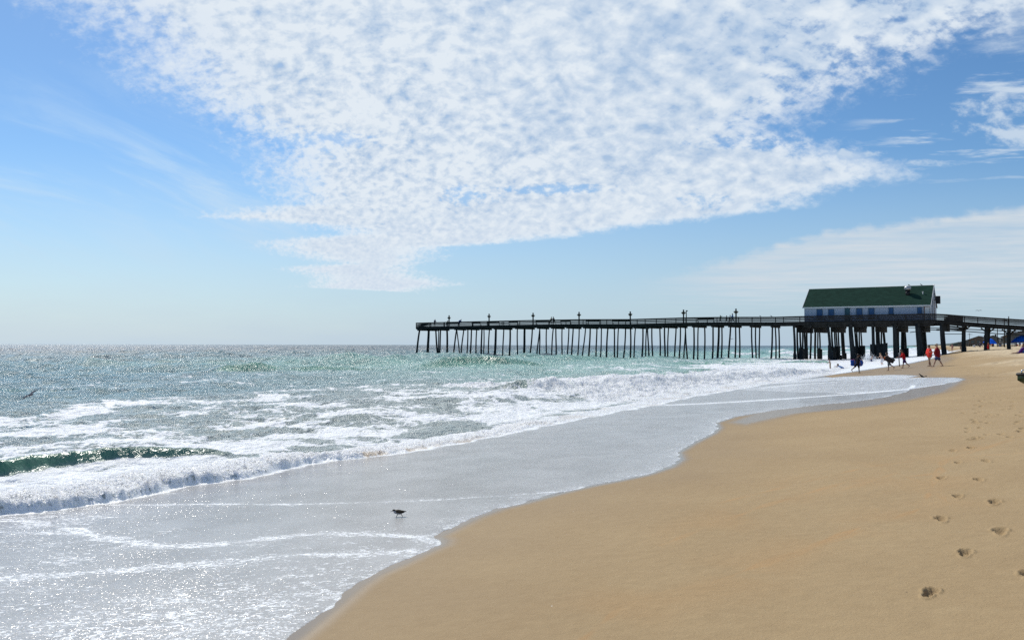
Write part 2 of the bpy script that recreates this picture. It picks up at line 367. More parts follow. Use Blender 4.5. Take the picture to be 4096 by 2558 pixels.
def sand_z(X, Y):
    q, t = qt(X, Y)
    Z = profile(q)
    R = np.hypot(X, Y)
    Z = Z + fbm(X * .25, Y * .25, 3, 3) * .05 * sst(q, -4, 3) * sst(R, 6, 25)
    dry = sst(q + fbm(X * .15, Y * .15, 5, 3) * 4, 3.5, 7.5)
    # trampled soft sand higher up
    tr = fbm(X * 1.1, Y * 1.1, 11, 4, .6)
    pk_ = np.clip(perlin(X * 1.5, Y * 1.5, 33) - .12, 0, 1)
    Z = Z + dry * (np.abs(tr) * -.20 + .05 - pk_ * .30) * sst(R, 14, 30) + dry * fbm(X * .3, Y * .3, 21, 2) * .12
    m2 = sst(q, .5, 3) * (1 - dry) * sst(R, 28, 45)
    pits = np.clip(perlin(X * 1.6, Y * 1.6, 31) - .28, 0, 1)
    Z = Z - m2 * pits * .22 * sst(perlin(X * .12, Y * .12, 8), -.1, .25)
    # second line of dune
    Z = Z + sst(q, 22, 34) * (fbm(X * .05, Y * .05, 4, 4) * .7 + 0.1) * sst(R, 120, 260)
    # the coast bends seaward far away
    # foot prints
    for k, ((fx, fy), ang, s, sy) in enumerate(FOOT):
        dx = X - fx; dy = Y - fy; near = (np.abs(dx) < .5) & (np.abs(dy) < .6)
        if not near.any(): continue
        dx = dx[near]; dy = dy[near]
        a2 = SA + ang; l = dx * math.sin(a2) + dy * math.cos(a2); c = dx * math.cos(a2) - dy * math.sin(a2)
        l = l / s; c = c / s
        w = .052 + .014 * np.tanh(l * 12) - .018 * np.exp(-((l + .01) / .04) ** 2)      # narrow arch, wider ball
        e = np.sqrt((l / .135) ** 2 + (c / w) ** 2)
        dep = np.clip((1.12 - e) * 3, 0, 1)
        toe = np.zeros_like(l)
        for j in range(5):
            toe = np.maximum(toe, np.exp(-(((l - .145 + abs(j - 1) * .008) / .015) ** 2 + ((c + .045 - j * .022) / .010) ** 2)))
        rough = perlin((dx + fx) * 26, (dy + fy) * 26, 5)
        dep = dep * (1 + .35 * rough)
        rim = np.exp(-((e - 1.38) / .2) ** 2) * (1 + .9 * rough)
        fade = .55 if 1580 < sy < 1790 else 1.0
        dd = (-.036 * dep - .026 * toe + .012 * rim) * fade * (1.9 if sy < 1800 else 1.0)
        Z[near] += dd
    far = sst(t, 900, 3500)
    wet = np.zeros_like(X)
    d = np.maximum(np.maximum(sdist(X, Y, poly_main), sdist(X, Y, poly_lobe)), np.maximum(sdist(X, Y, poly_lobe3), sdist(X, Y, poly_surf)))
    wet = sst(d, -.34, .02)
    wet = np.maximum(wet, sst(d + fbm(X * .4, Y * .4, 9, 3) * .9, -2.6, -.1) * .40)
    wet = np.maximum(wet, sst(sdist(X, Y, wetpoly), -.9, .6) * .74)
    wet = np.maximum(wet, sst(sdist(X, Y, wetpoly2), -.5, .5) * .96)
    wet = np.where(q < -14, 1, wet)
    mk = np.zeros_like(X)
    nz = perlin(X * 2.2, Y * 2.2, 77) * .06
    for i, ln in enumerate(marks):
        dd, _ = ldist(X, Y, ln)
        mk = np.maximum(mk, np.exp(-((dd + nz) / (.018 + .0012 * R)) ** 2) * (.55 + .45 * perlin(X * 1.3, Y * 1.3, 12 + i)))
        mk = np.maximum(mk, .28 * sst(dd, .8, 0) * sst(perlin(X * 1.2, Y * .8, 40 + i), -.1, .5))
    return Z, dict(wet=wet, mark=np.clip(mk, 0, 1), dry=dry)
ca = np.concatenate([np.radians(np.arange(-180, -40, 2.0)), np.radians(np.arange(-40, -24, .5)), np.radians(np.arange(-24, 5, .14)), np.radians(np.arange(5, 36, .075)), np.radians(np.arange(36, 60, .4)), np.radians(np.arange(60, 180.1, 2.5))])
rr = [.4]
while rr[-1] < 12000: rr.append(rr[-1] + (max(.01, rr[-1] * .0035) if rr[-1] < 90 else rr[-1] * (.006 if rr[-1] < 400 else .03)) if rr[-1] > 2.4 else rr[-1] + .25)
sand = polar_mesh('beach_sand', ca, np.array(rr), sand_z, lambda X, Y, Z, at: qt(X, Y)[0] > -30, sand_material(), ['wet', 'mark', 'dry'])
sand['label'] = 'tan sand beach with footprints and a wet swash margin'
# sea bed under the water as one plain sheet
bed_bm = bmesh.new()
vs = [bed_bm.verts.new(p) for p in ((-14000, -3000, -9.5), (14000, -3000, -9.5), (14000, 20000, -9.5), (-14000, 20000, -9.5))]
bed_bm.faces.new(vs); bed_me = bpy.data.meshes.new('sea_bed'); bed_bm.to_mesh(bed_me)
bed = bpy.data.objects.new('sea_bed', bed_me); COL.objects.link(bed); bed['kind'] = 'structure'; bed_me.materials.append(sand.data.materials[0])

# ------------------------------------------------------------------ sea
# foam region outlines (overview pixels)
bore = [(-500, 1320), (-200, 1260), (0, 1217), (130, 1207), (300, 1182), (430, 1150), (560, 1135), (690, 1108), (760, 1092), (850, 1088), (1000, 1066), (1100, 1050), (1180, 1034), (1300, 1008), (1400, 988), (1490, 972), (1545, 962), (1600, 948), (1700, 932), (1800, 915), (1880, 903), (1960, 893)]
bore_w = W(bore, .0)
poly_f1 = bore_w + W([(1960, 870), (1800, 872), (1600, 888), (1450, 893), (1300, 893), (1150, 895), (1000, 900), (850, 905), (700, 908), (520, 918), (350, 935), (150, 952), (0, 965), (-200, 980), (-600, 1000)], 0.0)
poly_calm = W([(-200, 1185), (0, 1143), (180, 1120), (400, 1100), (560, 1090), (820, 1082), (780, 1096), (560, 1120), (400, 1145), (200, 1175), (0, 1195), (-200, 1230)], .05)
poly_brk = W([(1000, 905), (1220, 900), (1330, 898), (1500, 890), (1640, 880), (1800, 872), (1930, 868), (1990, 876), (1960, 893), (1880, 903), (1760, 922), (1640, 940), (1500, 950), (1400, 945), (1300, 935), (1150, 925)], .1)
poly_thin = W([(560, 880), (900, 868), (1300, 876), (1700, 872), (1900, 868), (1960, 880), (1500, 905), (1000, 905), (600, 912), (200, 935), (-100, 950), (-100, 915), (300, 905)], 0)
# breaking crests: (overview pixel line at the crest foot, height, back length, front length, foam on the face)
CR = [
    ([(-900, 1420), (-400, 1200), (-160, 1150), (0, 1130), (120, 1112), (250, 1098), (360, 1092), (470, 1085), (540, 1080)], [.1, .2, .24, .25, .25, .24, .2, .13, .02], .9, .16, 0.0, 1.0),
    ([(960, 880), (1000, 872), (1060, 869), (1120, 868), (1180, 868), (1240, 866), (1300, 864)], [.02, .45, .75, .72, .8, .65, .02], 2.6, 1.3, .35, 1.0),
    ([(490, 893), (530, 890), (590, 887), (640, 886), (700, 884)], [.02, .45, .58, .34, .02], 2.2, .9, .35, 1.0),
    ([(650, 882), (720, 880), (800, 878), (880, 876), (960, 878)], [.02, .34, .3, .38, .02], 2.2, 1.0, .0, .9),
    ([(-60, 925), (0, 922), (80, 922), (150, 925), (230, 925)], [.16, .20, .20, .14, .02], 2.8, 1.4, .0, .45),
    ([(1215, 930), (1250, 927), (1290, 925), (1340, 922), (1400, 917)], [.02, .38, .4, .25, .02], 1.4, .55, .5, .9),
    ([(1330, 918), (1450, 912), (1550, 908), (1640, 902), (1720, 898), (1800, 893), (1860, 888), (1930, 884), (1985, 880)], [.02, .22, .32, .40, .48, .54, .58, .4, .02], 2.4, 1.1, .95, .4),
    ([(1800, 858), (1880, 857), (1950, 858), (2020, 862)], [.02, .4, .38, .02], 2.2, .9, .25, 1.0),
    ([(1560, 862), (1620, 860), (1700, 861), (1780, 862)], [.02, .42, .42, .02], 3, 1.4, .0, .9),
]
CRW = []
for pts, hs, lb, lf, ff, gr in CR:
    P = W(pts, .05); qs = [qt(*p) for p in P]
    qs = sorted(zip([b for a, b in qs], [a for a, b in qs], hs))
    CRW.append((np.array([a for a, b, c in qs]), np.array([b for a, b, c in qs]), np.array([c for a, b, c in qs]), lb, lf, ff, gr))
# rows of surf farther away, beyond the pier
FARW = [(-26, 150, 215, .55, .9), (-44, 180, 330, .6, .55), (-16, 165, 420, .45, 1.0), (-32, 240, 700, .7, 1.0), (-60, 300, 800, .6, .6), (-22, 420, 1500, .8, 1.0), (-12, 150, 600, .4, 1.0)]
foam_lines = [(B([(0, 1200), (180, 1192), (300, 1196), (500, 1194), (700, 1194), (900, 1189), (1050, 1183), (1180, 1175), (1300, 1166), (1380, 1156)]), .06, .60),
              (B([(0, 1232), (80, 1235), (150, 1250), (230, 1268), (300, 1284), (400, 1297), (520, 1290), (640, 1276), (760, 1266), (860, 1264), (980, 1272), (1045, 1282)]), .15, .60),
              (B([(-200, 1390), (0, 1372), (300, 1352), (520, 1332), (700, 1318), (860, 1310), (950, 1312)]), .22, .58),
              (B([(0, 1260), (200, 1262), (380, 1300)]), .14, .55),
              (B([(800, 1117), (1000, 1095), (1200, 1072), (1400, 1048), (1600, 1020), (1690, 1005)]), .04, .35),
              (B([(850, 1140), (1100, 1118), (1350, 1085), (1550, 1075)]), .05, .3),
              (B([(1300, 1010), (1450, 992), (1600, 985), (1750, 970), (1900, 955)]), .05, .4),
              (B([(1576, 958), (1660, 955), (1751, 950), (1880, 942), (2009, 933), (2071, 928), (2147, 921), (2207, 913), (2241, 908), (2268, 902)]), .10, 1.0),
              (B([(1800, 918), (1891, 910), (1977, 903), (2062, 898), (2150, 895), (2215, 893)]), .09, .9)]
brown_pts = B([(840, 1086), (930, 1076), (1040, 1060), (1140, 1042), (1180, 1032)])
def bore_profile(X, Y):
    q, t = qt(X, Y)
    bq = sorted((qt(*p)[1], qt(*p)[0]) for p in bore_w)
    qb = np.interp(t, [a for a, b in bq], [b for a, b in bq])
    return q - qb + fbm(X * .9, Y * .9, 61, 3) * .45 * sst(t, 0, 25) + perlin(X * 2.3, Y * 2.3, 63) * .12, q, t
def sea_z(X, Y):
    db, q, t = bore_profile(X, Y)                         # db > 0: on the beach side of the bore front
    R = np.hypot(X, Y)
    # wind waves
    rng = np.random.RandomState(4)
    Z = np.zeros_like(X)
    nearf = sst(q, -10, -17)                              # waves die out towards the shore
    off = sst(q, -20, -70)
    for i in range(46):
        lam = 1.3 * (26 / 1.3) ** rng.rand(); ang = SA + math.pi / 2 + rng.normal(0, .55)
        k = 2 * math.pi / lam; amp = .0165 * lam ** .85 * (.5 + rng.rand()) * .5
        ph = rng.rand() * 6.28
        fade = np.clip(1.6 - R / (lam * 380), 0, 1)
        s = np.sin(k * (X * math.sin(ang) + Y * math.cos(ang)) + ph + .8 * perlin(X * .05, Y * .05, i))
        Z += amp * fade * (s + .35 * (s * s - .5)) * (.35 + .65 * off)
    chop = fbm(X * .8, Y * .8, 15, 4, .6)
    Z += (1 - np.abs(chop) * 2) * .085 * sst(R, 300, 60)
    Z += fbm(X * 2.8, Y * 2.8, 19, 3, .6) * .03 * sst(R, 120, 20)
    Z *= .25 + .75 * nearf
    foam = np.zeros_like(X); green = np.zeros_like(X); thick = np.zeros_like(X); facem = np.zeros_like(X); dark = np.zeros_like(X)
    # explicit crests
    for tt, qq, hh, lb, lf, ff, gr in CRW:
        qc = np.interp(t, tt, qq) + fbm(X * .3, Y * .3, 71, 2) * .5 * min(1, lb / 2)
        h = np.interp(t, tt, hh, left=0, right=0) * (1 + .25 * perlin(X * .5, Y * .5, 72))
        d = q - qc
        pr = np.where(d < 0, np.exp(-(d / lb) ** 2), np.exp(-(d / lf) ** 2))
        Z += h * pr
        face = np.exp(-((d - lf * .7) / (lf * .9)) ** 2) * np.clip(h * 3, 0, 1)
        green = np.maximum(green, face * gr); dark = np.maximum(dark, face * gr * (lf < .2))
        top = np.exp(-((d + lb * .05) / (lf * .8)) ** 2) * np.clip(h * 3, 0, 1)
        foam = np.maximum(foam, top * ff * (1.15 + .9 * perlin(X * .6, Y * .6, 73)))
        facem = np.maximum(facem, np.exp(-((d - lf * .3) / (lf * 1.3)) ** 4) * np.clip(h * 7, 0, 1) * (1 - min(1, ff * 1.6)))
    for i, (fq, t0, t1, h, ff) in enumerate(FARW):
        qc = fq + 5 * perlin(t * .012 + i * 3.1, t * 0 + i, 81)
        d = q - qc
        h2 = h * sst(t, t0, t0 + 30) * sst(t, t1 + 40, t1) * sst(perlin(t * .03, t * 0 + 5 * i, 82), -.35, .15)
        Z += h2 * np.where(d < 0, np.exp(-(d / 4.) ** 2), np.exp(-(d / 1.5) ** 2))
        green = np.maximum(green, np.exp(-((d - 1) / 2.5) ** 2) * h2)
        foam = np.maximum(foam, sst(h2, .1, .4) * ff * (np.exp(-(d / 2.0) ** 2) + .5 * sst(d, -1, 0) * sst(d, 14, 3)) * (.9 + .9 * perlin(X * .12, Y * .12, 83)))
    milky = (1.0 * sst(t, 30, 75) * sst(q, -110, -45) * (1 + .5 * fbm(X * .05, Y * .05, 88, 2)))
    # density of the foam carpet between breakers and shore
    f1 = sdist(X, Y, poly_f1)
    f1 = f1 + fbm(X * .12, Y * .12, 91, 3) * 4.0 * sst(-db, 0, 10)
    carpet = sst(f1, -1.2, 3.5) * (.44 + .10 * fbm(X * .16, Y * .16, 92, 3) * 2)
    carpet += sst(f1, -1, 2) * sst(db, -9.0, -.5) * .22
    carpet = np.maximum(carpet, sst(sdist(X, Y, poly_calm) + perlin(X, Y, 93) * .3, -.4, .4) * .93)
    brk = sdist(X, Y, poly_brk)
    carpet = np.maximum(carpet, sst(brk + fbm(X * .3, Y * .3, 94, 3) * 2, -.5, 2.2) * .8)
    carpet = np.maximum(carpet, sst(sdist(X, Y, poly_thin), -2, 3) * .30)
    foam = np.maximum(foam, carpet)
    white = sst(sdist(X, Y, poly_surf), -.1, .5) * sst(q, -60, -22) * (.88 - .45 * sst(q, -12, -26))
    foam = np.maximum(foam, white * sst(t, 66, 72))
    # bore front: dense lumpy foam with real thickness
    lump = fbm(X * 3.2, Y * 3.2, 101, 4, .62); bub = fbm(X * 9, Y * 9, 105, 3, .6)
    hb = .005 + .068 * sst(perlin(t * .22 + 2, t * 0, 102) + .35 * perlin(t * .9, t * 0, 103), -.35, .35) + .02 * sst(t, 20, 9)
    prof = np.where(db < 0, np.exp(-((db) / .9) ** 2), np.exp(-(db / .12) ** 2))
    dense = sst(db, -2.2, -.5) * sst(db, .10, -.05)
    Z += prof * hb * (.6 + 1.3 * np.abs(lump)) + prof * (np.abs(fbm(X * 6, Y * 6, 141, 2)) * .075 + np.abs(perlin(X * 13, Y * 13, 142)) * .035) * sst(R, 60, 15)
    thick = dense
    bore_on = sst(t, 82, 74)
    foam = np.maximum(foam, dense * (.98 + .3 * lump) * bore_on)
    brkl = sst(brk, -.3, 1.2)
    Z += (brkl * (np.abs(lump) * .20 + fbm(X * .7, Y * .7, 107, 3) * .28) + sst(f1, 0, 2) * np.clip(lump, -.2, 1) * .03 + dense * bub * .07) * sst(R, 500, 60)
    # swash film over the sand
    zb = profile(q)
    dm = np.maximum(np.maximum(sdist(X, Y, poly_main), sdist(X, Y, poly_lobe)), np.maximum(sdist(X, Y, poly_lobe3), sdist(X, Y, poly_surf)))
    wig = perlin(X * 5, Y * 5, 111) * .03 + perlin(X * 1.7, Y * 1.7, 112) * .05
    dm = dm + wig
    dlobe = sst(sdist(X, Y, poly_lobe), -.05, .3); dl3 = sst(sdist(X, Y, poly_lobe3), -.05, .3)
    film = sst(q, -14, -9.5)
    cover = np.clip(sst(dm, 0.0, .05), 0, 1)
    surfz = sst(sdist(X, Y, poly_surf), 0, .6) * sst(t, 66, 72)
    ripple = fbm(X * 6, Y * 6, 113, 2) * .003 + .012 * dlobe + .01 * dl3 + surfz * (.05 + .05 * np.abs(lump))
    zfilm = zb + .012 * sst(dm, 0, .25) + ripple - (1 - cover) * .10
    onshore = sst(db, -.05, .12)                          # past the bore front only film is left
    far_t = t > 84
    onshore = np.where(far_t, sst(q, -12, -9), onshore)
    seaZ = np.where((db > 3) & ~far_t, -1.0, Z)
    zz = np.where(onshore > .5, zfilm, np.maximum(Z, zfilm))
    bl = np.clip(onshore, 0, 1)
    zmix = np.maximum(Z, zfilm) * (1 - bl) + zfilm * bl
    # foam in the film
    ff = np.zeros_like(X)
    nz = fbm(X * 1.6, Y * 1.6, 121, 3); nzb = fbm(X * .5, Y * .5, 124, 3)
    for ln, w_, s_ in foam_lines:
        dd, al = ldist(X, Y, ln)
        dd = dd + nz * w_ * .8
        sgn = 1.0
        ff = np.maximum(ff, s_ * np.exp(-(dd / (w_ * (1 + R * .035))) ** 2))
        ff = np.maximum(ff, s_ * .80 * np.exp(-np.abs(dd) / (w_ * 3.6 * (1 + R * .03))))
    near_left = sst(R, 12.5, 5.5)
    ff = np.maximum(ff, .36 * near_left * 1.15 + .14 * nzb + .10)
    ff = np.maximum(ff, .46 * sst(X * 1.0 + Y * .35, 1.5, -2.5) + .22 * nzb)
    for ln in edges_line:
        dd, _ = ldist(X, Y, ln)
        ff = np.maximum(ff, .92 * np.exp(-((dd - .02) / (.030 + .0024 * R)) ** 2))
        ff = np.maximum(ff, .50 * np.exp(-(dd / (.32 + .008 * R)) ** 2)); ff = np.maximum(ff, .40 * np.exp(-(dd / (.8 + .02 * R)) ** 2))
    ff = np.maximum(ff, dlobe * .50); ff = np.maximum(ff, dl3 * .58)
    ff = np.maximum(ff, .9 * sst(db, .5 + .0 * R, .05) * bore_on)
    ff = np.maximum(ff, white * 1.02)
    foam = foam * (1 - facem)
    foam = np.where(bl > .5, ff, foam)
    db2, al = ldist(X, Y, brown_pts)
    brown = np.exp(-(db2 / .35) ** 2) * sst(perlin(X * 1.2, Y * 1.2, 131), -.25, .2) * (db < .1)
    brown = np.maximum(brown, .35 * sst(db, -3, -.3) * (db < .1) * sst(t, 16, 24) * sst(perlin(X * .8, Y * .8, 132), .0, .4))
    return zmix, dict(milky=np.clip(milky, 0, 1), dark=np.clip(dark, 0, 1), foam=np.clip(foam, 0, 1.2), green=np.clip(green, 0, 1), film=bl, thick=np.clip(np.maximum(thick, brkl), 0, 1), brown=np.clip(brown, 0, 1), q=q, cov=dm, zb=zb)

def sea_material():
    m = bpy.data.materials.new('sea_water'); m.use_nodes = True; nt = m.node_tree
    b = nt.nodes['Principled BSDF']
    P = pos(nt); foam = attr(nt, 'foam'); green = attr(nt, 'green'); film = attr(nt, 'film'); thick = attr(nt, 'thick'); brown = attr(nt, 'brown'); q = attr(nt, 'q')
    # lacy foam
    wn = nt.nodes.new('ShaderNodeTexNoise'); wn.inputs['Scale'].default_value = .9; wn.inputs['Detail'].default_value = 4; nt.links.new(P, wn.inputs['Vector'])
    vm = nt.nodes.new('ShaderNodeVectorMath'); vm.operation = 'MULTIPLY_ADD'
    nt.links.new(wn.outputs['Color'], vm.inputs[0]); vm.inputs[1].default_value = (1.6, 1.6, 0); nt.links.new(P, vm.inputs[2])
    wp = vm.outputs[0]
    big = noise(nt, wp, .36, 5, .56); lace = voronoi(nt, wp, 1.15, 'DISTANCE_TO_EDGE', 'Distance', dim='2D'); lace2 = voronoi(nt, wp, 3.4, 'DISTANCE_TO_EDGE', 'Distance', dim='2D')
    fine = noise(nt, P, 14, 5, .65)
    lines = (1 - (lace * 4.0).cl()) * .5 + (1 - (lace2 * 5.0).cl()) * .26
    pat_sea = (big - .5) * 1.25 + .45 + lines * .24 + (fine - .5) * .13
    # film foam: short dashes and dots
    pf = nt.nodes.new('ShaderNodeMapping'); pf.inputs['Rotation'].default_value = (0, 0, rad(-20)); pf.inputs['Scale'].default_value = (1.0, 2.0, 1); nt.links.new(P, pf.inputs['Vector'])
    dash = noise(nt, pf.outputs[0], 15, 4, .62, .4); dots = noise(nt, P, 55, 3, .6); bigf = noise(nt, pf.outputs[0], 3.0, 4, .6)
    pat_film = dash * .58 + dots * .30 + bigf * .26 - .07
    th_s = (pat_sea - (1.00 - foam * 1.04)).ss(-.03, .06)
    th_f = (pat_film - (.735 - foam * .42)).ss(-.035, .06)
    fm = th_s * (1 - film) + th_f * film
    fm = fm.mx((foam - .86).ss(0, .12) * .92)
    veil = (foam * .9 - .05).cl() * .34 * (1 - film) + (foam - .1).cl() * .30 * film
    fm = fm.mx(veil).cl()
    # water body
    deep = mixc(nt, q.ss(-260, -40), (.016, .068, .105), (.075, .205, .235))
    shal = mixc(nt, q.ss(-42, -13), deep, (.20, .255, .235))
    shal = mixc(nt, attr(nt, 'milky') * .85, shal, (.170, .400, .330))
    shal = mixc(nt, green * .9, shal, (.020, .230, .150))  # green and dark wave faces: crest shading and light through water painted in
    shal = mixc(nt, attr(nt, 'dark') * .9, shal, (.080, .185, .115))
    shal = mixc(nt, brown, shal, (.26, .17, .075))
    filmc = mixc(nt, noise(nt, P, 1.3, 4, .6).ss(.3, .7), (.335, .32, .30), (.425, .41, .39))
    wc = mixc(nt, film, shal, filmc)
    whitec = mixc(nt, brown * .8, (.80, .82, .83), (.42, .30, .17))
    c = mixc(nt, fm, wc, whitec)
    nt.links.new(c, b.inputs['Base Color'])
    r = (0.25 - film * .09 + (q * -1).ss(30, 200) * .09) * (1 - fm) + fm * .42
    nt.links.new(r.k, b.inputs['Roughness'])
    b.inputs['IOR'].default_value = 1.333; b.inputs['Specular IOR Level'].default_value = .5
    # ripples: scale of the relief follows the water, sharp close up
    rp = nt.nodes.new('ShaderNodeMapping'); rp.inputs['Rotation'].default_value = (0, 0, SA * -1); rp.inputs['Scale'].default_value = (1.5, .8, 1); nt.links.new(P, rp.inputs['Vector'])
    h1 = noise(nt, rp.outputs[0], 1.1, 6, .62, .3); h2 = noise(nt, rp.outputs[0], 5.5, 4, .6, .2)
    hs = h1 * 1.0 + h2 * .16
    dk = attr(nt, 'dark')
    nb = bump(nt, hs, (1 - film) * .9 * (1 - dk * .85), .62)
    hf = noise(nt, P, 48, 2, .5) * .5 + noise(nt, pf.outputs[0], 9, 3, .6) * .8
    nb = bump(nt, hf, film * .55, .016, nb)
    hfo = noise(nt, P, 30, 4, .7) * .6 + noise(nt, P, 7, 3, .6) + voronoi(nt, P, 34) * .45
    nb = bump(nt, hfo, fm * (thick * .75 + .22), .05, nb)
    # small facets too fine for the relief: random tilt of the surface, which gives the sun glitter
    def facets(vec, sc, det, k, nin):
        n = nt.nodes.new('ShaderNodeTexNoise'); n.inputs['Scale'].default_value = sc; n.inputs['Detail'].default_value = det; n.inputs['Roughness'].default_value = .72; nt.links.new(vec, n.inputs['Vector'])
        a_ = nt.nodes.new('ShaderNodeVectorMath'); a_.operation = 'SUBTRACT'; nt.links.new(n.outputs['Color'], a_.inputs[0]); a_.inputs[1].default_value = (.5, .5, .5)
        c_ = nt.nodes.new('ShaderNodeVectorMath'); c_.operation = 'MULTIPLY'; nt.links.new(a_.outputs[0], c_.inputs[0]); kk = combine(nt, k, k, 0.0); nt.links.new(kk, c_.inputs[1])
        d_ = nt.nodes.new('ShaderNodeVectorMath'); d_.operation = 'ADD'; nt.links.new(nin, d_.inputs[0]); nt.links.new(c_.outputs[0], d_.inputs[1])
        e_ = nt.nodes.new('ShaderNodeVectorMath'); e_.operation = 'NORMALIZE'; nt.links.new(d_.outputs[0], e_.inputs[0]); return e_.outputs[0]
    pm_ = nt.nodes.new('ShaderNodeMapping'); pm_.inputs['Rotation'].default_value = (0, 0, SA * -1); pm_.inputs['Scale'].default_value = (.16, .05, 1); nt.links.new(P, pm_.inputs['Vector'])
    patch = noise(nt, pm_.outputs[0], 1.0, 4, .65).ss(.40, .62)
    nb = facets(rp.outputs[0], .13, 3, (1 - film) * (1 - fm * .6) * (1 - green * .6) * (1 - dk * .7) * .75, nb)
    nb = facets(rp.outputs[0], .55, 6, (1 - film) * (1 - fm * .8) * ((q * -1).ss(25, 130) * 1.1 + 1.15) * (patch * .95 + .62) * (1 - green * .35) * (1 - dk * .72), nb)
    fp_ = noise(nt, P, .55, 4, .6).ss(.36, .62)
    nb = facets(P, 38, 2, film * (fp_ * .85 + .35) * (1 - fm * .5) + fm * .25 * (1 - film * .3), nb)
    nt.links.new(nb, b.inputs['Normal'])
    nt.links.new((fm * .75).k, b.inputs['Subsurface Weight']); b.inputs['Subsurface Radius'].default_value = (1, 1, 1.1); b.inputs['Subsurface Scale'].default_value = .22
    return m
wa = np.concatenate([np.radians(np.arange(-100, -50, 1.2)), np.radians(np.arange(-50, -35, .25)), np.radians(np.arange(-35, 30.5, .088)), np.radians(np.arange(30.5, 40, .3))])
wr = [2.6]
while wr[-1] < 45000:
    r_ = wr[-1]
    wr.append(r_ + max(.022, min(r_ * .0042, .9)) if r_ < 260 else r_ * (1.008 if r_ < 1200 else 1.05))
sea = polar_mesh('sea', wa, np.array(wr), sea_z, lambda X, Y, Z, at: ((Z > at['zb'] - .04) | (at['q'] < -14)) & (at['q'] < 14), sea_material(), ['foam', 'green', 'film', 'thick', 'brown', 'q', 'dark', 'milky'])
sea['label'] = 'green surf rolling in under the pier with foam and a thin swash film'
# ------------------------------------------------------------------ object helpers
def mat(name, col, rough=.7, spec=.3, metal=0.0, var=.25, scale=6.0, grain=None):
    m, nt, b = principled(name, col, rough, spec, metal)
    tc = nt.nodes.new('ShaderNodeTexCoord'); mp = nt.nodes.new('ShaderNodeMapping'); nt.links.new(tc.outputs['Object'], mp.inputs['Vector'])
    if grain: mp.inputs['Scale'].default_value = grain
    n = noise(nt, mp.outputs[0], scale, 4, .6)
    d = tuple(c * (1 - var) for c in col); l = tuple(min(1, c * (1 + var)) for c in col)
    nt.links.new(mixc(nt, n.ss(.3, .7), d, l), b.inputs['Base Color'])
    nt.links.new(bump(nt, n, .3, .01), b.inputs['Normal'])
    return m
def skin_mat(name, col):
    m, nt, b = principled(name, col, .5, .35); return m
MAT = {}
MAT['timber'] = mat('weathered_timber', (.026, .025, .023), .85, .2, var=.4, scale=3, grain=(1, 1, .25))
MAT['pile'] = mat('creosoted_pile', (.022, .025, .026), .8, .25, var=.5, scale=2.5, grain=(1, 1, .2))
MAT['rail'] = mat('rail_timber', (.030, .028, .026), .85, .2, var=.4, scale=4)
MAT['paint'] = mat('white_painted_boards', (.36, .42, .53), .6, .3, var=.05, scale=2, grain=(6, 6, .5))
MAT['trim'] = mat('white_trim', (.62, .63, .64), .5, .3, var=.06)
MAT['blue'] = mat('blue_painted_wood', (.025, .09, .22), .5, .3, var=.2)
MAT['teal'] = mat('teal_painted_wood', (.02, .08, .11), .5, .3, var=.2)
MAT['roof'] = mat('green_roof_shingle', (.017, .044, .032), .95, .04, var=.22, scale=1.2, grain=(1, 1, 4))
MAT['metal'] = mat('galvanised_metal', (.42, .42, .43), .45, .5, .6, var=.12)
MAT['black'] = mat('black_plastic', (.012, .012, .014), .5, .3)
MAT['shade'] = mat('lamp_shade_enamel', (.16, .11, .07), .5, .4)
MAT['rope'] = mat('pipe_metal', (.05, .06, .06), .6, .3)
MAT['post'] = mat('red_brown_frame', (.20, .13, .11), .7, .2)

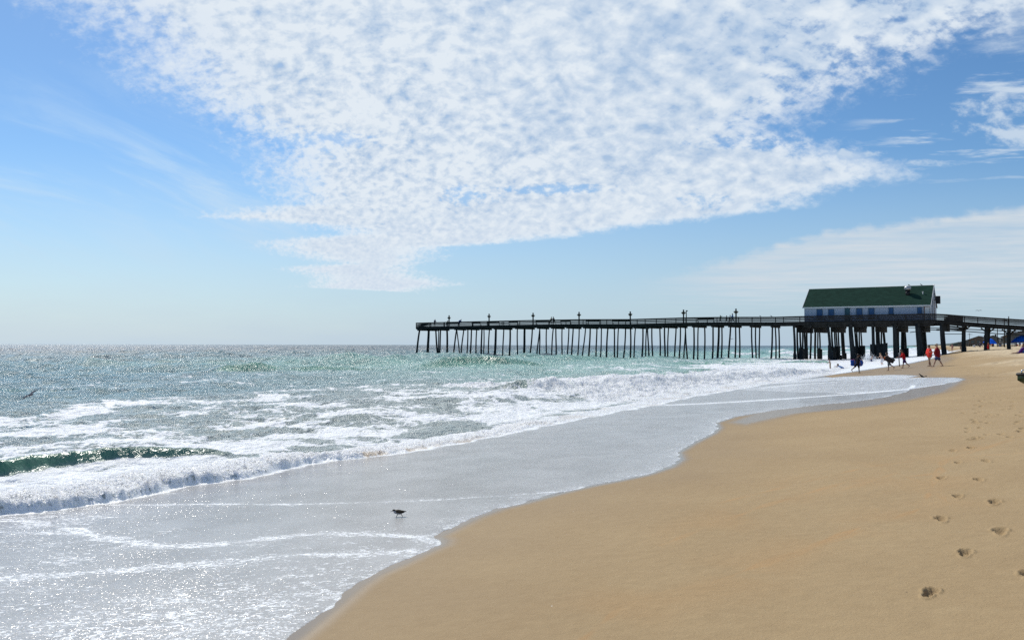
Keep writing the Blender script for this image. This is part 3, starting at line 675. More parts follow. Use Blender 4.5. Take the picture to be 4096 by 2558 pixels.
class MB:                                                # collects solids, then links them as one mesh object
    def __init__(s): s.bm = bmesh.new()
    def box(s, c, sz, ax=None):
        ax = ax or (Vector((1, 0, 0)), Vector((0, 1, 0)), Vector((0, 0, 1)))
        c = Vector(c); v = []
        for i in (-1, 1):
            for j in (-1, 1):
                for k in (-1, 1): v.append(s.bm.verts.new(c + ax[0] * (i * sz[0] / 2) + ax[1] * (j * sz[1] / 2) + ax[2] * (k * sz[2] / 2)))
        for f in ((0, 1, 3, 2), (4, 6, 7, 5), (0, 4, 5, 1), (2, 3, 7, 6), (0, 2, 6, 4), (1, 5, 7, 3)): s.bm.faces.new([v[i] for i in f])
        return s
    def beam(s, a, b, w, h, up=(0, 0, 1)):
        a, b = Vector(a), Vector(b); d = (b - a); L = d.length; d.normalize(); up = Vector(up)
        sd_ = d.cross(up).normalized(); u2 = sd_.cross(d)
        return s.box((a + b) / 2, (L, w, h), (d, sd_, u2))
    def tube(s, pts, rads, seg=10, caps=True):
        pts = [Vector(p) for p in pts]
        if not hasattr(rads, '__len__'): rads = [rads] * len(pts)
        rings = []; prev = None
        for i, p in enumerate(pts):
            d = (pts[min(i + 1, len(pts) - 1)] - pts[max(i - 1, 0)]).normalized()
            if prev is None: u = d.orthogonal().normalized()
            else: u = (prev - d * prev.dot(d)).normalized()
            prev = u; w = d.cross(u)
            rings.append([s.bm.verts.new(p + (u * math.cos(k * 2 * math.pi / seg) + w * math.sin(k * 2 * math.pi / seg)) * rads[i]) for k in range(seg)])
        for r0, r1 in zip(rings, rings[1:]):
            for k in range(seg): s.bm.faces.new((r0[k], r0[(k + 1) % seg], r1[(k + 1) % seg], r1[k])).smooth = True
        if caps: s.bm.faces.new(rings[0][::-1]); s.bm.faces.new(rings[-1])
        return s
    def ball(s, c, r, seg=12, M=None):
        if not hasattr(r, '__len__'): r = (r, r, r)
        mt = Matrix.Translation(Vector(c)) @ (M.to_4x4() if M else Matrix()) @ Matrix.Diagonal((*r, 1))
        g = bmesh.ops.create_uvsphere(s.bm, u_segments=seg, v_segments=max(6, seg * 2 // 3), radius=1, matrix=mt)
        for v in g['verts']:
            for f in v.link_faces: f.smooth = True
        return s
    def limb(s, a, b, ra, rb, seg=10):
        a, b = Vector(a), Vector(b)
        s.ball(a, ra, seg); s.ball(b, rb, seg); s.tube([a, b], [ra, rb], seg); return s
    def quad(s, *p): s.bm.faces.new([s.bm.verts.new(Vector(v)) for v in p]); return s
    def prism(s, poly, d):                               # polygon points extruded by vector d
        d = Vector(d); a = [s.bm.verts.new(Vector(p)) for p in poly]; b = [s.bm.verts.new(Vector(p) + d) for p in poly]
        s.bm.faces.new(a[::-1]); s.bm.faces.new(b)
        n = len(a)
        for i in range(n): s.bm.faces.new((a[i], a[(i + 1) % n], b[(i + 1) % n], b[i]))
        return s
    def build(s, name, m, parent=None, remesh=None, bevel=None):
        bmesh.ops.recalc_face_normals(s.bm, faces=s.bm.faces)
        me = bpy.data.meshes.new(name); s.bm.to_mesh(me); s.bm.free()
        me.materials.append(MAT[m] if isinstance(m, str) else m)
        o = bpy.data.objects.new(name, me); COL.objects.link(o)
        if parent is not None:
            o.parent = parent
            if getattr(parent, 'world_parts', False) or parent.get('_w'): o.matrix_parent_inverse = parent.matrix_basis.inverted()
        if remesh:
            r = o.modifiers.new('remesh', 'REMESH'); r.mode = 'VOXEL'; r.voxel_size = remesh; r.use_smooth_shade = True
            k = o.modifiers.new('smooth', 'SMOOTH'); k.factor = .5; k.iterations = 2
        if bevel:
            bv = o.modifiers.new('bevel', 'BEVEL'); bv.width = bevel; bv.segments = 2
        return o
def tag(o, label, cat, group=None):
    o['label'] = label; o['category'] = cat
    if group: o['group'] = group
    return o
def thing(name, label, cat, loc=(0, 0, 0), rz=0.0, group=None, world=False):
    o = bpy.data.objects.new(name, None); COL.objects.link(o); o.location = loc; o.rotation_euler = (0, 0, rz)
    o.empty_display_size = .2
    if world: WORLD.add(o.name); o['_w'] = 1
    return tag(o, label, cat, group)
WORLD = set()
def finish_world():
    for o in list(SC.objects):
        if '_w' in o: del o['_w']

# ------------------------------------------------------------------ the pier
PA = Vector((-22.3, 182.4, 0)); PD = Vector((72.1, -47.6, 0)).normalized(); PW = Vector((-PD.y, PD.x, 0))
if PW.y < 0: PW = -PW
def PL(t, off, z): return PA + PD * t + PW * off + Vector((0, 0, z))
def pier_hit(sx, sy, off=0.0):                           # photo pixel -> (t, z) on the upright plane at that offset
    v = Vector(ray(sx, sy)); o = PA + PW * off - Vector((0, 0, EYE)); o = o - Vector((0, 0, 0))
    k = (PA + PW * off).dot(PW) / v.dot(PW)
    p = v * k; return (p - PA).dot(PD), EYE + p.z
WID = 5.4
rail_pts = [(1664, 1290), (1795, 1286.5), (1955, 1283), (2131, 1279), (2315, 1276), (2520, 1275.3), (2600, 1273), (2733, 1269), (2850, 1267), (2943, 1266.5), (3100, 1266.3), (3176, 1264), (3400, 1259.3), (3771, 1252.6), (3792, 1257), (3854, 1261.5), (3957, 1269), (4096, 1277.5)]
rail_tz = [pier_hit(*p) for p in rail_pts]
rail_tz.append((rail_tz[-1][0] + 14, rail_tz[-1][1] - .9))
RT = [a for a, b in rail_tz]; RZ = [b for a, b in rail_tz]
def rail_z(t): return float(np.interp(t, RT, RZ))
def deck_z(t): return rail_z(t) - 1.12
T0 = RT[0]; T1 = RT[-1]
T_H0 = pier_hit(3176, 1264)[0]; T_H1 = pier_hit(3771, 1253)[0]
pier = thing('fishing_pier', 'long dark timber fishing pier on tall piles running out into the sea', 'pier', PL(60, WID / 2, 0), world=True)
pm = pier.matrix_basis
def pt(name, mb, m='timber', **k):
    o = mb.build(name, m, pier, **k); return o
# deck and stringers
def strip(off0, off1, t0, t1, ztop, zbot, step=2.0):
    b = MB(); n = max(1, int((t1 - t0) / step)); prev = None
    for i in range(n + 1):
        t = t0 + (t1 - t0) * i / n
        r = [b.bm.verts.new(PL(t, o, z)) for o, z in ((off0, ztop(t)), (off1, ztop(t)), (off1, zbot(t)), (off0, zbot(t)))]
        if prev:
            for k in range(4): b.bm.faces.new((prev[k], prev[(k + 1) % 4], r[(k + 1) % 4], r[k]))
        else: b.bm.faces.new(r)
        prev = r
    b.bm.faces.new(prev[::-1]); return b
pt('deck', strip(-.12, WID + .12, T0, T1, lambda t: deck_z(t), lambda t: deck_z(t) - .07))
pt('deck', strip(WID + .125, 14.2, T_H0 + 1, T_H1, lambda t: deck_z(t) - .003, lambda t: deck_z(t) - .07))
for off in (-.05, WID * .33, WID * .66, WID - .05):
    pt('stringer', strip(off, off + .12, T0 + .1, T1 - .1, lambda t: deck_z(t) - .074, lambda t: deck_z(t) - .44))
for off in (WID + 3, 14.0): pt('stringer', strip(off, off + .14, T_H0 + 1.1, T_H1 - .1, lambda t: deck_z(t) - .074, lambda t: deck_z(t) - .50))
# deep fascia under the wide platform
pt('fascia_beam', strip(.15, .35, T_H0 + 1.5, pier_hit(3735, 1300)[0], lambda t: deck_z(t) - .10, lambda t: deck_z(t) - .86))
# railings
def rail_set(off, t0, t1, side):
    pt('top_rail', strip(off - .09, off + .09, t0, t1, lambda t: rail_z(t), lambda t: rail_z(t) - .045), 'rail')
    for z0, z1 in (((.03, .27), (.33, .56), (.64, .83), (.92, 1.12)) if side > 0 else ((.17, .35), (.50, .65), (.81, .96))):
        pt('rail_board', strip(off + .055 * side, off + .085 * side, t0, t1, lambda t, a=z0: rail_z(t) - a, lambda t, a=z1: rail_z(t) - a), 'rail')
    t = t0 + .05; n = 0
    while t < t1:
        b = MB(); b.beam(PL(t, off, deck_z(t) - .30), PL(t, off, rail_z(t) - .05), .12, .12, up=PD)
        pt('rail_post', b, 'rail'); t += 4.1; n += 1
rail_set(0.0, T0, T1, 1)
rail_set(WID, T0, T_H0 + .5, -1); rail_set(WID, T_H1 + .3, T1, -1)
b = MB(); t = T0
for z0, z1 in ((0, .05), (.10, .25), (.42, .57), (.74, .88)):
    b.beam(PL(T0 + .02, .13, rail_z(T0) - (z0 + z1) / 2), PL(T0 + .02, WID - .13, rail_z(T0) - (z0 + z1) / 2), .05, z1 - z0)
pt('end_railing', b, 'rail')
# benches along the inner side of the rail, dark masses seen between the boards
tb = T0 + 9
while tb < T_H0 - 4:
    b = MB(); L = random.choice((2.4, 3.2, 4.0))
    b.beam(PL(tb, .55, deck_z(tb) + .43), PL(tb + L, .55, deck_z(tb + L) + .43), .45, .05)
    b.beam(PL(tb, .30, deck_z(tb) + .78), PL(tb + L, .30, deck_z(tb + L) + .78), .04, .32)
    for tt in (tb + .1, tb + L - .1): b.beam(PL(tt, .36, deck_z(tt)), PL(tt, .36, deck_z(tt) + .95), .07, .09, up=PD); b.beam(PL(tt, .72, deck_z(tt)), PL(tt, .72, deck_z(tt) + .41), .07, .07, up=PD)
    o = b.build('deck_bench', 'rail', pier); tb += L + random.uniform(1.2, 4.5) + (9 if tb > 48 else 0)
# piles: (top x, bottom x, bottom y, width) in zoomed pixels of three windows
def r1(l): return [(1600 + a / 3.026, 1600 + b / 3.026, 1180 + c / 3.026, w / 3.026) for a, b, c, w in l]
def r2(l): return [(2300 + a / 3.026, 2300 + b / 3.026, 1180 + c / 3.026, w / 3.026) for a, b, c, w in l]
def r3(l): return [(2900 + a / 4.842, 2900 + b / 4.842, 1180 + c / 4.842, w / 4.842) for a, b, c, w in l]
def r4(l): return [(3150 + a / 3.459, 3150 + b / 3.459, 1100 + c / 3.459, w / 3.459) for a, b, c, w in l]
def r6(l): return [(3550 + a / 3.78, 3550 + b / 3.78, 1200 + c / 3.78, w / 3.78) for a, b, c, w in l]
outer = r1([(240, 198, 722, 22), (345, 337, 730, 30), (430, 458, 728, 20), (465, 468, 738, 12), (495, 475, 738, 18), (567, 573, 735, 24), (690, 640, 738, 18), (690, 718, 722, 14), (770, 738, 740, 16), (820, 812, 750, 16), (868, 846, 742, 18), (930, 916, 738, 16), (988, 986, 755, 20), (1016, 1012, 738, 14), (1083, 1068, 742, 16), (1165, 1143, 748, 28), (1253, 1245, 752, 16), (1332, 1327, 760, 22), (1423, 1420, 758, 16), (1512, 1497, 762, 28), (1603, 1571, 764, 18), (1690, 1655, 760, 16), (1692, 1686, 764, 16), (1775, 1768, 762, 16), (1857, 1832, 752, 16), (1890, 1887, 764, 18), (1965, 1957, 764, 16), (2042, 2027, 760, 16), (2093, 2079, 762, 18), (2168, 2153, 752, 16), (2245, 2207, 758, 16), (2300, 2288, 752, 20), (2380, 2375, 762, 18)]) + \
    r2([(325, 306, 760, 16), (400, 378, 760, 20), (472, 482, 762, 18), (530, 508, 764, 14), (615, 588, 768, 18), (672, 672, 764, 20), (735, 710, 762, 16), (823, 812, 772, 20), (868, 852, 762, 14), (880, 892, 754, 18), (930, 940, 750, 18), (1030, 1029, 772, 18), (1087, 1087, 762, 20), (1133, 1121, 745, 14), (1220, 1208, 768, 18), (1278, 1262, 756, 18), (1335, 1320, 772, 16), (1332, 1362, 774, 18), (1442, 1435, 774, 20), (1495, 1482, 768, 16), (1570, 1568, 766, 18), (1675, 1662, 772, 20), (1740, 1728, 760, 26), (1780, 1772, 760, 18), (1880, 1860, 782, 20), (1947, 1937, 776, 18), (1993, 1991, 768, 18), (2140, 2147, 788, 18), (2188, 2190, 785, 16), (2230, 2233, 775, 14)]) + \
    r3([(925, 890, 1260, 32), (975, 988, 1252, 26), (1035, 1062, 1248, 28)])
def add_pile(tx, bx, by, w, off, top_y=None, name='pile'):
    t_top, _ = pier_hit(tx, 1315, off); t_b, z_b = pier_hit(bx, by, off)
    ztop = deck_z(t_top) - .44
    zb = -1.6
    k = (zb - ztop) / min(-1e-3, (z_b - ztop)); t_bot = t_top + (t_b - t_top) * k
    p0 = PL(t_bot, off, zb); p1 = PL(t_top, off, ztop)
    D_ = (p0 - Vector((0, 0, EYE))).length; r = max(.13, w * D_ / F / 2)
    ph = random.uniform(0, 6); pts = []
    for i in range(9):
        u = i / 8; p = p0.lerp(p1, u) + PD * (.05 * math.sin(u * 5 + ph)) + PW * (.05 * math.cos(u * 4 + ph)); pts.append(p)
    b = MB(); b.tube(pts, [r * (1.12 - .22 * i / 8) for i in range(9)], 10)
    return pt(name, b, 'pile')
rows = (.35, WID / 2, WID - .35)
outer.sort(key=lambda p: p[0])
for i, p in enumerate(outer): add_pile(*p, rows[(i + 0) % 3])
for i in range(0, len(outer) - 2, 3):
    ts = [pier_hit(outer[i + k][0], 1315, rows[k])[0] for k in range(3)]; tm = sum(ts) / 3
    b = MB(); b.beam(PL(ts[0], -.45, deck_z(tm) - .60), PL(ts[2], WID + .45, deck_z(tm) - .60), .32, .32); pt('pile_cap', b)
# under the platform: piles at several depths, heavy timber jackets at their feet
plat = [(r4([(88, 103, 1185, 30)]), .3), (r4([(138, 143, 1185, 24)]), 2.6), (r4([(175, 190, 1185, 24)]), 5.2), (r4([(205, 212, 1180, 22)]), 2.2), (r4([(238, 252, 1185, 24)]), 5), (r4([(272, 262, 1185, 26)]), 8),
        (r4([(323, 318, 1185, 24)]), 8), (r4([(380, 385, 1180, 26)]), 9.5), (r4([(415, 425, 1180, 18)]), 11), (r4([(440, 452, 1180, 20)]), 13),
        (r4([(565, 595, 1185, 34)]), .3), (r4([(612, 628, 1120, 24)]), 3), (r4([(650, 672, 1180, 20)]), 6), (r4([(675, 692, 1180, 20)]), 8), (r4([(705, 718, 1180, 20)]), 10.5), (r4([(748, 788, 1155, 44)]), 13),
        (r4([(875, 905, 1180, 55)]), .3), (r4([(930, 955, 1178, 22)]), 4), (r4([(960, 978, 1178, 18)]), 7), (r4([(990, 1008, 1175, 18)]), 10), (r4([(1018, 1032, 1170, 18)]), 13),
        (r4([(1168, 1188, 1185, 26)]), .3), (r4([(1195, 1212, 1185, 20)]), 4), (r4([(1245, 1270, 1185, 50)]), 6), (r4([(1293, 1305, 1180, 20)]), 9), (r4([(1322, 1355, 1175, 30)]), 13),
        (r4([(1478, 1508, 1165, 55)]), .3), (r4([(1533, 1538, 1160, 26)]), 5), (r4([(1590, 1602, 1160, 45)]), 9), (r4([(1622, 1640, 1150, 24)]), 13),
        (r4([(1808, 1835, 1140, 70)]), .3), (r4([(1856, 1868, 1130, 28)]), 5), (r4([(1888, 1905, 1125, 44)]), 12),
        (r4([(2138, 2170, 1100, 56)]), .3), (r6([(1147, 1157, 785, 50)]), 1.0), (r6([(1492, 1495, 765, 50)]), .4), (r6([(1525, 1520, 765, 44)]), 3.2), (r6([(1832, 1842, 755, 46)]), .4)]
for (p,), off in plat: add_pile(*p, off, name='pile')
jackets = [(r4([(103, 103, 1185, 36)])[0], 1072, .4), (r4([(190, 190, 1185, 52)])[0], 1000, 2), (r4([(255, 255, 1185, 52)])[0], 1000, 5), (r4([(455, 455, 1180, 44)])[0], 1010, 12),
           (r4([(597, 597, 1185, 60)])[0], 1040, .5), (r4([(585, 585, 1100, 36)])[0], 968, 3), (r4([(683, 683, 1178, 76)])[0], 980, 8), (r4([(738, 738, 1160, 26)])[0], 1098, 5), (r4([(797, 797, 1155, 34)])[0], 1062, 12.4),
           (r4([(907, 907, 1182, 56)])[0], 975, .5), (r4([(1003, 1003, 1170, 122)])[0], 975, 8), (r4([(1265, 1265, 1185, 196)])[0], 940, 2.2), (r4([(1617, 1617, 1140, 92)])[0], 1010, 8),
           (r6([(1157, 1157, 785, 56)])[0], 685, .55)]
for (tx, bx, by, w), ty, off in jackets:
    t_b, z_b = pier_hit(bx, by, off)
    sc_ = 3.459 if by > 1390 and ty > 800 else 3.78
    ys = 1100 + ty / 3.459 if ty > 800 else 1200 + ty / 3.78
    _, z_t = pier_hit(bx, ys, off); D_ = (PL(t_b, off, 0)).length; ww = w * D_ / F / 1.0
    b = MB(); n = max(2, int(ww / .34))
    for k in range(n):
        tt = t_b + (k - (n - 1) / 2) * ww / n
        b.beam(PL(tt, off, -1.5), PL(tt + random.uniform(-.03, .03), off, z_t + random.uniform(-.22, .05)), ww / n * .98, .5 + random.uniform(0, .2), up=PW)
    pt('pile_jacket', b, 'pile')
for tx in (100, 320, 575, 880, 1180, 1490, 1815, 2145):
    t_ = pier_hit(3150 + tx / 3.459, 1310, .3)[0]
    b = MB(); b.beam(PL(t_ + .1, -.35, deck_z(t_) - .66), PL(t_ + .1, 14 if tx < 2000 else WID + .4, deck_z(t_) - .66), .36, .42); pt('pile_cap', b)
    b = MB(); b.beam(PL(t_ + .3, 2.6 if tx < 2000 else .0, deck_z(t_) - 1.06), PL(t_ + .3, 11.6 if tx < 2000 else 6, deck_z(t_) - 1.06), .6, 1.2); pt('pile_cap', b)
for tx in (1150, 1515, 1835):
    t_ = pier_hit(3550 + tx / 3.78, 1310, .4)[0]
    b = MB(); b.beam(PL(t_, -.4, deck_z(t_) - .62), PL(t_, WID + .4, deck_z(t_) - .62), .38, .36); pt('pile_cap', b)
    b = MB(); b.beam(PL(t_, .5, deck_z(t_) - 1.3), PL(t_ - .9, .5, deck_z(t_) - .5), .2, .2); b.beam(PL(t_, .5, deck_z(t_) - 1.3), PL(t_ + .9, .5, deck_z(t_) - .5), .2, .2); pt('knee_brace', b)
# pipes slung under the landward end
def pipe(pts, off, r=.07):
    b = MB(); b.tube([PL(*(lambda a: (a[0], off, a[1]))(pier_hit(x, y, off))) for x, y in pts], r, 8); pt('pipe', b, 'rope')
pipe([(3703, 1310.6), (3762, 1312), (3854, 1315.5), (3935, 1319), (4020, 1322.5), (4110, 1327)], 1.6)
pipe([(3703, 1317.5), (3780, 1320), (3850, 1323.5), (3935, 1330), (4021, 1335.5), (4110, 1341)], 1.2)
pipe([(3763, 1335), (3852, 1335.3)], 1.0, .05)
pipe([(3639, 1328.8), (3667, 1325)], .8, .06)
pipe([(3480, 1303), (3600, 1309), (3703, 1312)], 2.0, .05)
b = MB(); c = pier_hit(3752, 1318.5, 1.0); b.ball(PL(c[0], 1.0, c[1]), (.34, .16, .14), 12, Matrix.Rotation(math.atan2(PD.y, PD.x), 3, 'Z')); pt('junction_box', b, 'rope')
# dark side boards where the ramp starts
ta, tb2 = pier_hit(3776, 1280, .1)[0], pier_hit(3852, 1280, .1)[0]
for k in range(7):
    pt('side_board', strip(.10, .14, ta, tb2, lambda t, k=k: rail_z(t) - .1 - k * .34, lambda t, k=k: rail_z(t) - .1 - k * .34 - .26), 'timber')

# ------------------------------------------------------------------ lamps on the deck
def lamp_post(t, off, h, label):
    o = thing('lamp_post', label, 'lamp post', PL(t, off, deck_z(t)), math.atan2(PD.y, PD.x), 'lamp posts along the near rail of the pier')
    b = MB(); b.box((0, 0, h * .5), (.20, .20, h)); b.box((0, 0, h + .02), (.24, .24, .04)); b.build('post', 'rail', o)
    for s in (-1, 1):
        b = MB(); b.tube([(s * .10, 0, h - .62), (s * .20, 0, h - .58), (s * .27, 0, h - .48)], .03, 8); b.build('bracket', 'black', o)
        b = MB(); b.tube([(s * .14, 0, h - .80), (s * .20, 0, h - .68), (s * .29, 0, h - .48), (s * .31, 0, h - .44)], [.05, .10, .17, .18], 14); b.build('lamp_shade', 'shade', o)
    return o
lamps = [(1795, 1261), (1955, 1255), (2131, 1251.4), (2315, 1247.7), (2520, 1245.7), (2733, 1238.6), (2943, 1234.6)]
lw = ['first lamp post from the seaward end, beside a crouched person', 'second lamp post from the seaward end, clear sky all round it', 'third lamp post from the seaward end, left of two leaning people',
      'fourth lamp post from the seaward end, right of two leaning people', 'fifth lamp post from the seaward end, midway down the deck', 'lamp post standing close beside a bare floodlight pole', 'lamp post nearest the building, right of a woman with long hair']
for (x, y), l in zip(lamps, lw):
    t, z = pier_hit(x, y, .15); lamp_post(t, .28, z - deck_z(t), l)
t, z = pier_hit(2745, 1240, .3)
o = thing('floodlight_pole', 'bare floodlight pole with one small lamp at its top on the pier deck', 'light pole', PL(t, .3, deck_z(t)), math.atan2(PD.y, PD.x))
h = z - deck_z(t); b = MB(); b.tube([(0, 0, 0), (0, 0, h)], [.10, .08], 10); b.build('pole', 'rail', o)
b = MB(); b.box((.14, 0, h - .12), (.28, .18, .16)); b.build('floodlight', 'black', o)

# ------------------------------------------------------------------ the house on the pier
HO = 1.35; HB = 11.2
tl, zl = pier_hit(3217, 1226, HO); tr, zr = pier_hit(3721, 1215.8, HO)
house = thing('pier_house', 'long white clapboard building with blue doors and green gable roof on the pier', 'building', PL((tl + tr) / 2, (HO + HB) / 2, deck_z((tl + tr) / 2)), world=True)
def hz_(t): return zl + (zr - zl) * (t - tl) / (tr - tl)
OM = (HO + HB) / 2
_, zrl = pier_hit(3248, 1155.3, OM); _, zrr = pier_hit(3728, 1139.8, OM)
def rz_(t): return zrl + (zrr - zrl) * (t - tl) / (tr - tl)
def hb(name, b, m, parent=None, **k):
    o = b.build(name, m, parent or house, **k)
    if parent is not None: o.matrix_parent_inverse = Matrix()
    return o
b = MB()
dz0, dz1 = deck_z(tl) + .004, deck_z(tr) + .004
def V(t, o, z): return PL(t, o, z)
gl = [V(tl, HO, dz0), V(tl, HB, dz0), V(tl, HB, hz_(tl)), V(tl, OM, rz_(tl) - .16), V(tl, HO, hz_(tl))]
gr = [V(tr, HO, dz1), V(tr, HB, dz1), V(tr, HB, hz_(tr)), V(tr, OM, rz_(tr) - .16), V(tr, HO, hz_(tr))]
va = [b.bm.verts.new(p) for p in gl]; vb = [b.bm.verts.new(p) for p in gr]
b.bm.faces.new(va); b.bm.faces.new(vb[::-1])
for i in range(5): b.bm.faces.new((va[i], va[(i + 1) % 5], vb[(i + 1) % 5], vb[i]))
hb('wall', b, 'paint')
# vertical board battens on the near wall
b = MB(); t = tl + .15
while t < tr - .1:
    b.beam(V(t, HO - .006, deck_z(t) + .02), V(t, HO - .006, hz_(t) - .12), .04, .012, up=PW); t += .62
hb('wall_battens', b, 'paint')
e0, e1 = tl - .22, tr + .10
sl = (rz_(tl) - hz_(tl)) / (OM - HO); ov = .22
for sgn, o0 in ((1, HO), (-1, HB)):
    b = MB(); P8 = []
    for t in (e0, e1):
        P8.append([V(t, o0 - sgn * ov, hz_(t) - sl * ov + .03), V(t, OM, rz_(t)), V(t, OM, rz_(t) - .15), V(t, o0 - sgn * ov, hz_(t) - sl * ov - .09)])
    A_ = [b.bm.verts.new(p) for p in P8[0]]; B_ = [b.bm.verts.new(p) for p in P8[1]]
    b.bm.faces.new(A_); b.bm.faces.new(B_[::-1])
    for i in range(4): b.bm.faces.new((A_[i], A_[(i + 1) % 4], B_[(i + 1) % 4], B_[i]))
    hb('roof', b, 'roof')
b = MB(); b.beam(V(e0, HO - ov - .03, hz_(e0) - sl * ov - .07), V(e1, HO - ov - .03, hz_(e1) - sl * ov - .07), .05, .20); hb('fascia_board', b, 'trim')
b = MB()
for t, s in ((e0 - .03, 1), (e1 + .03, 1)):
    b.beam(V(t, HO - ov, hz_(t) - sl * ov - .05), V(t, OM, rz_(t) - .06), .05, .20); b.beam(V(t, HB + ov, hz_(t) - sl * ov - .05), V(t, OM, rz_(t) - .06), .05, .20)
hb('barge_board', b, 'trim')
b = MB(); b.beam(V(tr + .06, HO - .08, deck_z(tr) - .25), V(tr + .06, HO - .08, hz_(tr) - .2), .24, .16, up=PD); hb('corner_post', b, 'trim')
# openings on the near wall
ops = [('window', 410, 480, 478, 598, 'blue'), ('window', 570, 640, 475, 592, 'blue'), ('door', 797, 858, 460, 640, 'teal'), ('window', 957, 1030, 465, 592, 'blue'), ('window', 1125, 1197, 462, 590, 'blue'), ('window', 1405, 1462, 455, 535, 'blue'), ('window', 1800, 1855, 450, 528, 'blue')]
for nm, x0, x1, y0, y1, m in ops:
    ta_, za_ = pier_hit(3150 + x0 / 3.459, 1100 + y0 / 3.459, HO); tb_, _ = pier_hit(3150 + x1 / 3.459, 1100 + y0 / 3.459, HO)
    _, zb_ = pier_hit(3150 + x1 / 3.459, 1100 + y1 / 3.459, HO); tm = (ta_ + tb_) / 2; zm = (za_ + zb_) / 2
    if nm == 'door': zb_ = deck_z(tm) + .02; zm = (za_ + zb_) / 2
    b = MB(); b.beam(V(ta_, HO - .05, zm), V(tb_, HO - .05, zm), .05, za_ - zb_); f = hb(nm, b, m)
    b = MB()
    for tt in (ta_ - .03, tb_ + .03): b.beam(V(tt, HO - .06, zb_), V(tt, HO - .06, za_), .06, .06, up=PD)
    b.beam(V(ta_ - .06, HO - .06, za_ + .04), V(tb_ + .06, HO - .06, za_ + .04), .06, .07)
    if nm == 'window': b.beam(V(ta_ - .1, HO - .08, zb_ - .04), V(tb_ + .1, HO - .08, zb_ - .04), .12, .06)
    g = b.build('frame', 'teal', f); g.matrix_parent_inverse = (f.matrix_parent_inverse).inverted() @ Matrix() if False else Matrix()
    if nm == 'door':
        b = MB(); b.ball(V(tb_ - .12, HO - .12, deck_z(tm) + .95), .05, 8); g = b.build('handle', 'metal', f)
ta_, za_ = pier_hit(3150 + 1900 / 3.459, 1100 + 438 / 3.459, HO); tb_, _ = pier_hit(3150 + 1968 / 3.459, 1226, HO); zb_ = deck_z(ta_) + .02
b = MB(); b.beam(V(ta_, HO - .05, (za_ + zb_) / 2), V(tb_, HO - .05, (za_ + zb_) / 2), .05, za_ - zb_); f = hb('door', b, 'trim'); f['label'] = 'white door with peeling paint in a brown frame'
b = MB()
for tt in (ta_ - .07, tb_ + .07): b.beam(V(tt, HO - .07, zb_), V(tt, HO - .07, za_), .10, .14, up=PD)
b.beam(V(ta_ - .14, HO - .07, za_ + .07), V(tb_ + .14, HO - .07, za_ + .07), .10, .14); b.build('frame', 'post', f)
# small under-eave lights
for x in (735, 1325, 1730):
    t_, z_ = pier_hit(3150 + x / 3.459, 1100 + (448 if x < 1000 else 436 if x < 1500 else 428) / 3.459, HO)
    b = MB(); b.box(V(t_, HO - .12, z_), (.28, .24, .12), (PD, PW, Vector((0, 0, 1)))); hb('wall_light', b, 'shade')
# roof vent with its round cowl, and a small pipe vent
t_, z_ = pier_hit(3150 + 1663 / 3.459, 1100 + 272 / 3.459, OM - 2.4)
def roof_at(t, o): return hz_(t) + sl * (o - HO) + .0
vo = HO + 3.3
t_, _ = pier_hit(3631, 1178, vo); zz_ = roof_at(t_, vo)
# place the vent where the photo ray meets the roof slope
def roof_hit(sx, sy):
    lo = HO; best = None
    for k in range(200):
        o_ = HO + (OM - HO) * k / 199; t__, z__ = pier_hit(sx, sy, o_); dd = abs(z__ - roof_at(t__, o_))
        if best is None or dd < best[0]: best = (dd, t__, o_, z__)
    return best[1:]
t_, o_, z_ = roof_hit(3631, 1177)
b = MB(); b.tube([V(t_, o_, z_ - .3), V(t_, o_, z_ + .62)], .33, 16); b.tube([V(t_, o_, z_ + .55), V(t_, o_, z_ + .68)], .40, 16); v = hb('roof_vent', b, 'black')
b = MB(); b.tube([V(t_, o_, z_ + .72), V(t_, o_, z_ + .80), V(t_, o_, z_ + 1.18), V(t_, o_, z_ + 1.36), V(t_, o_, z_ + 1.42)], [.34, .52, .52, .34, .1], 18); b.build('cowl', 'metal', v)
t_, o_, z_ = roof_hit(3150 + 1873 / 3.459, 1100 + 262 / 3.459)
b = MB(); b.tube([V(t_, o_, z_ - .2), V(t_, o_, z_ + .32)], .07, 10); b.tube([V(t_, o_, z_ + .3), V(t_, o_, z_ + .42)], .11, 10); hb('pipe_vent', b, 'trim')
# loudspeaker box and conduit on the landward gable
tq, zq = pier_hit(3150 + 2040 / 3.459, 1100 + 350 / 3.459, OM + 1)
b = MB(); b.box(V(tr + .75, OM - .6, zq), (.62, .7, 1.25), (PD, PW, Vector((0, 0, 1)))); b.box(V(tr + .28, OM - .6, zq), (.4, .08, .08), (PD, PW, Vector((0, 0, 1)))); hb('loudspeaker', b, 'black')
b = MB(); b.tube([V(tr + .14, OM, deck_z(tr) + .2), V(tr + .14, OM, zq + 2.6)], .06, 8); b.tube([V(tr + .10, OM - 2.5, deck_z(tr) + .2), V(tr + .10, OM - 2.5, zq + .8)], .05, 8); hb('conduit', b, 'metal')
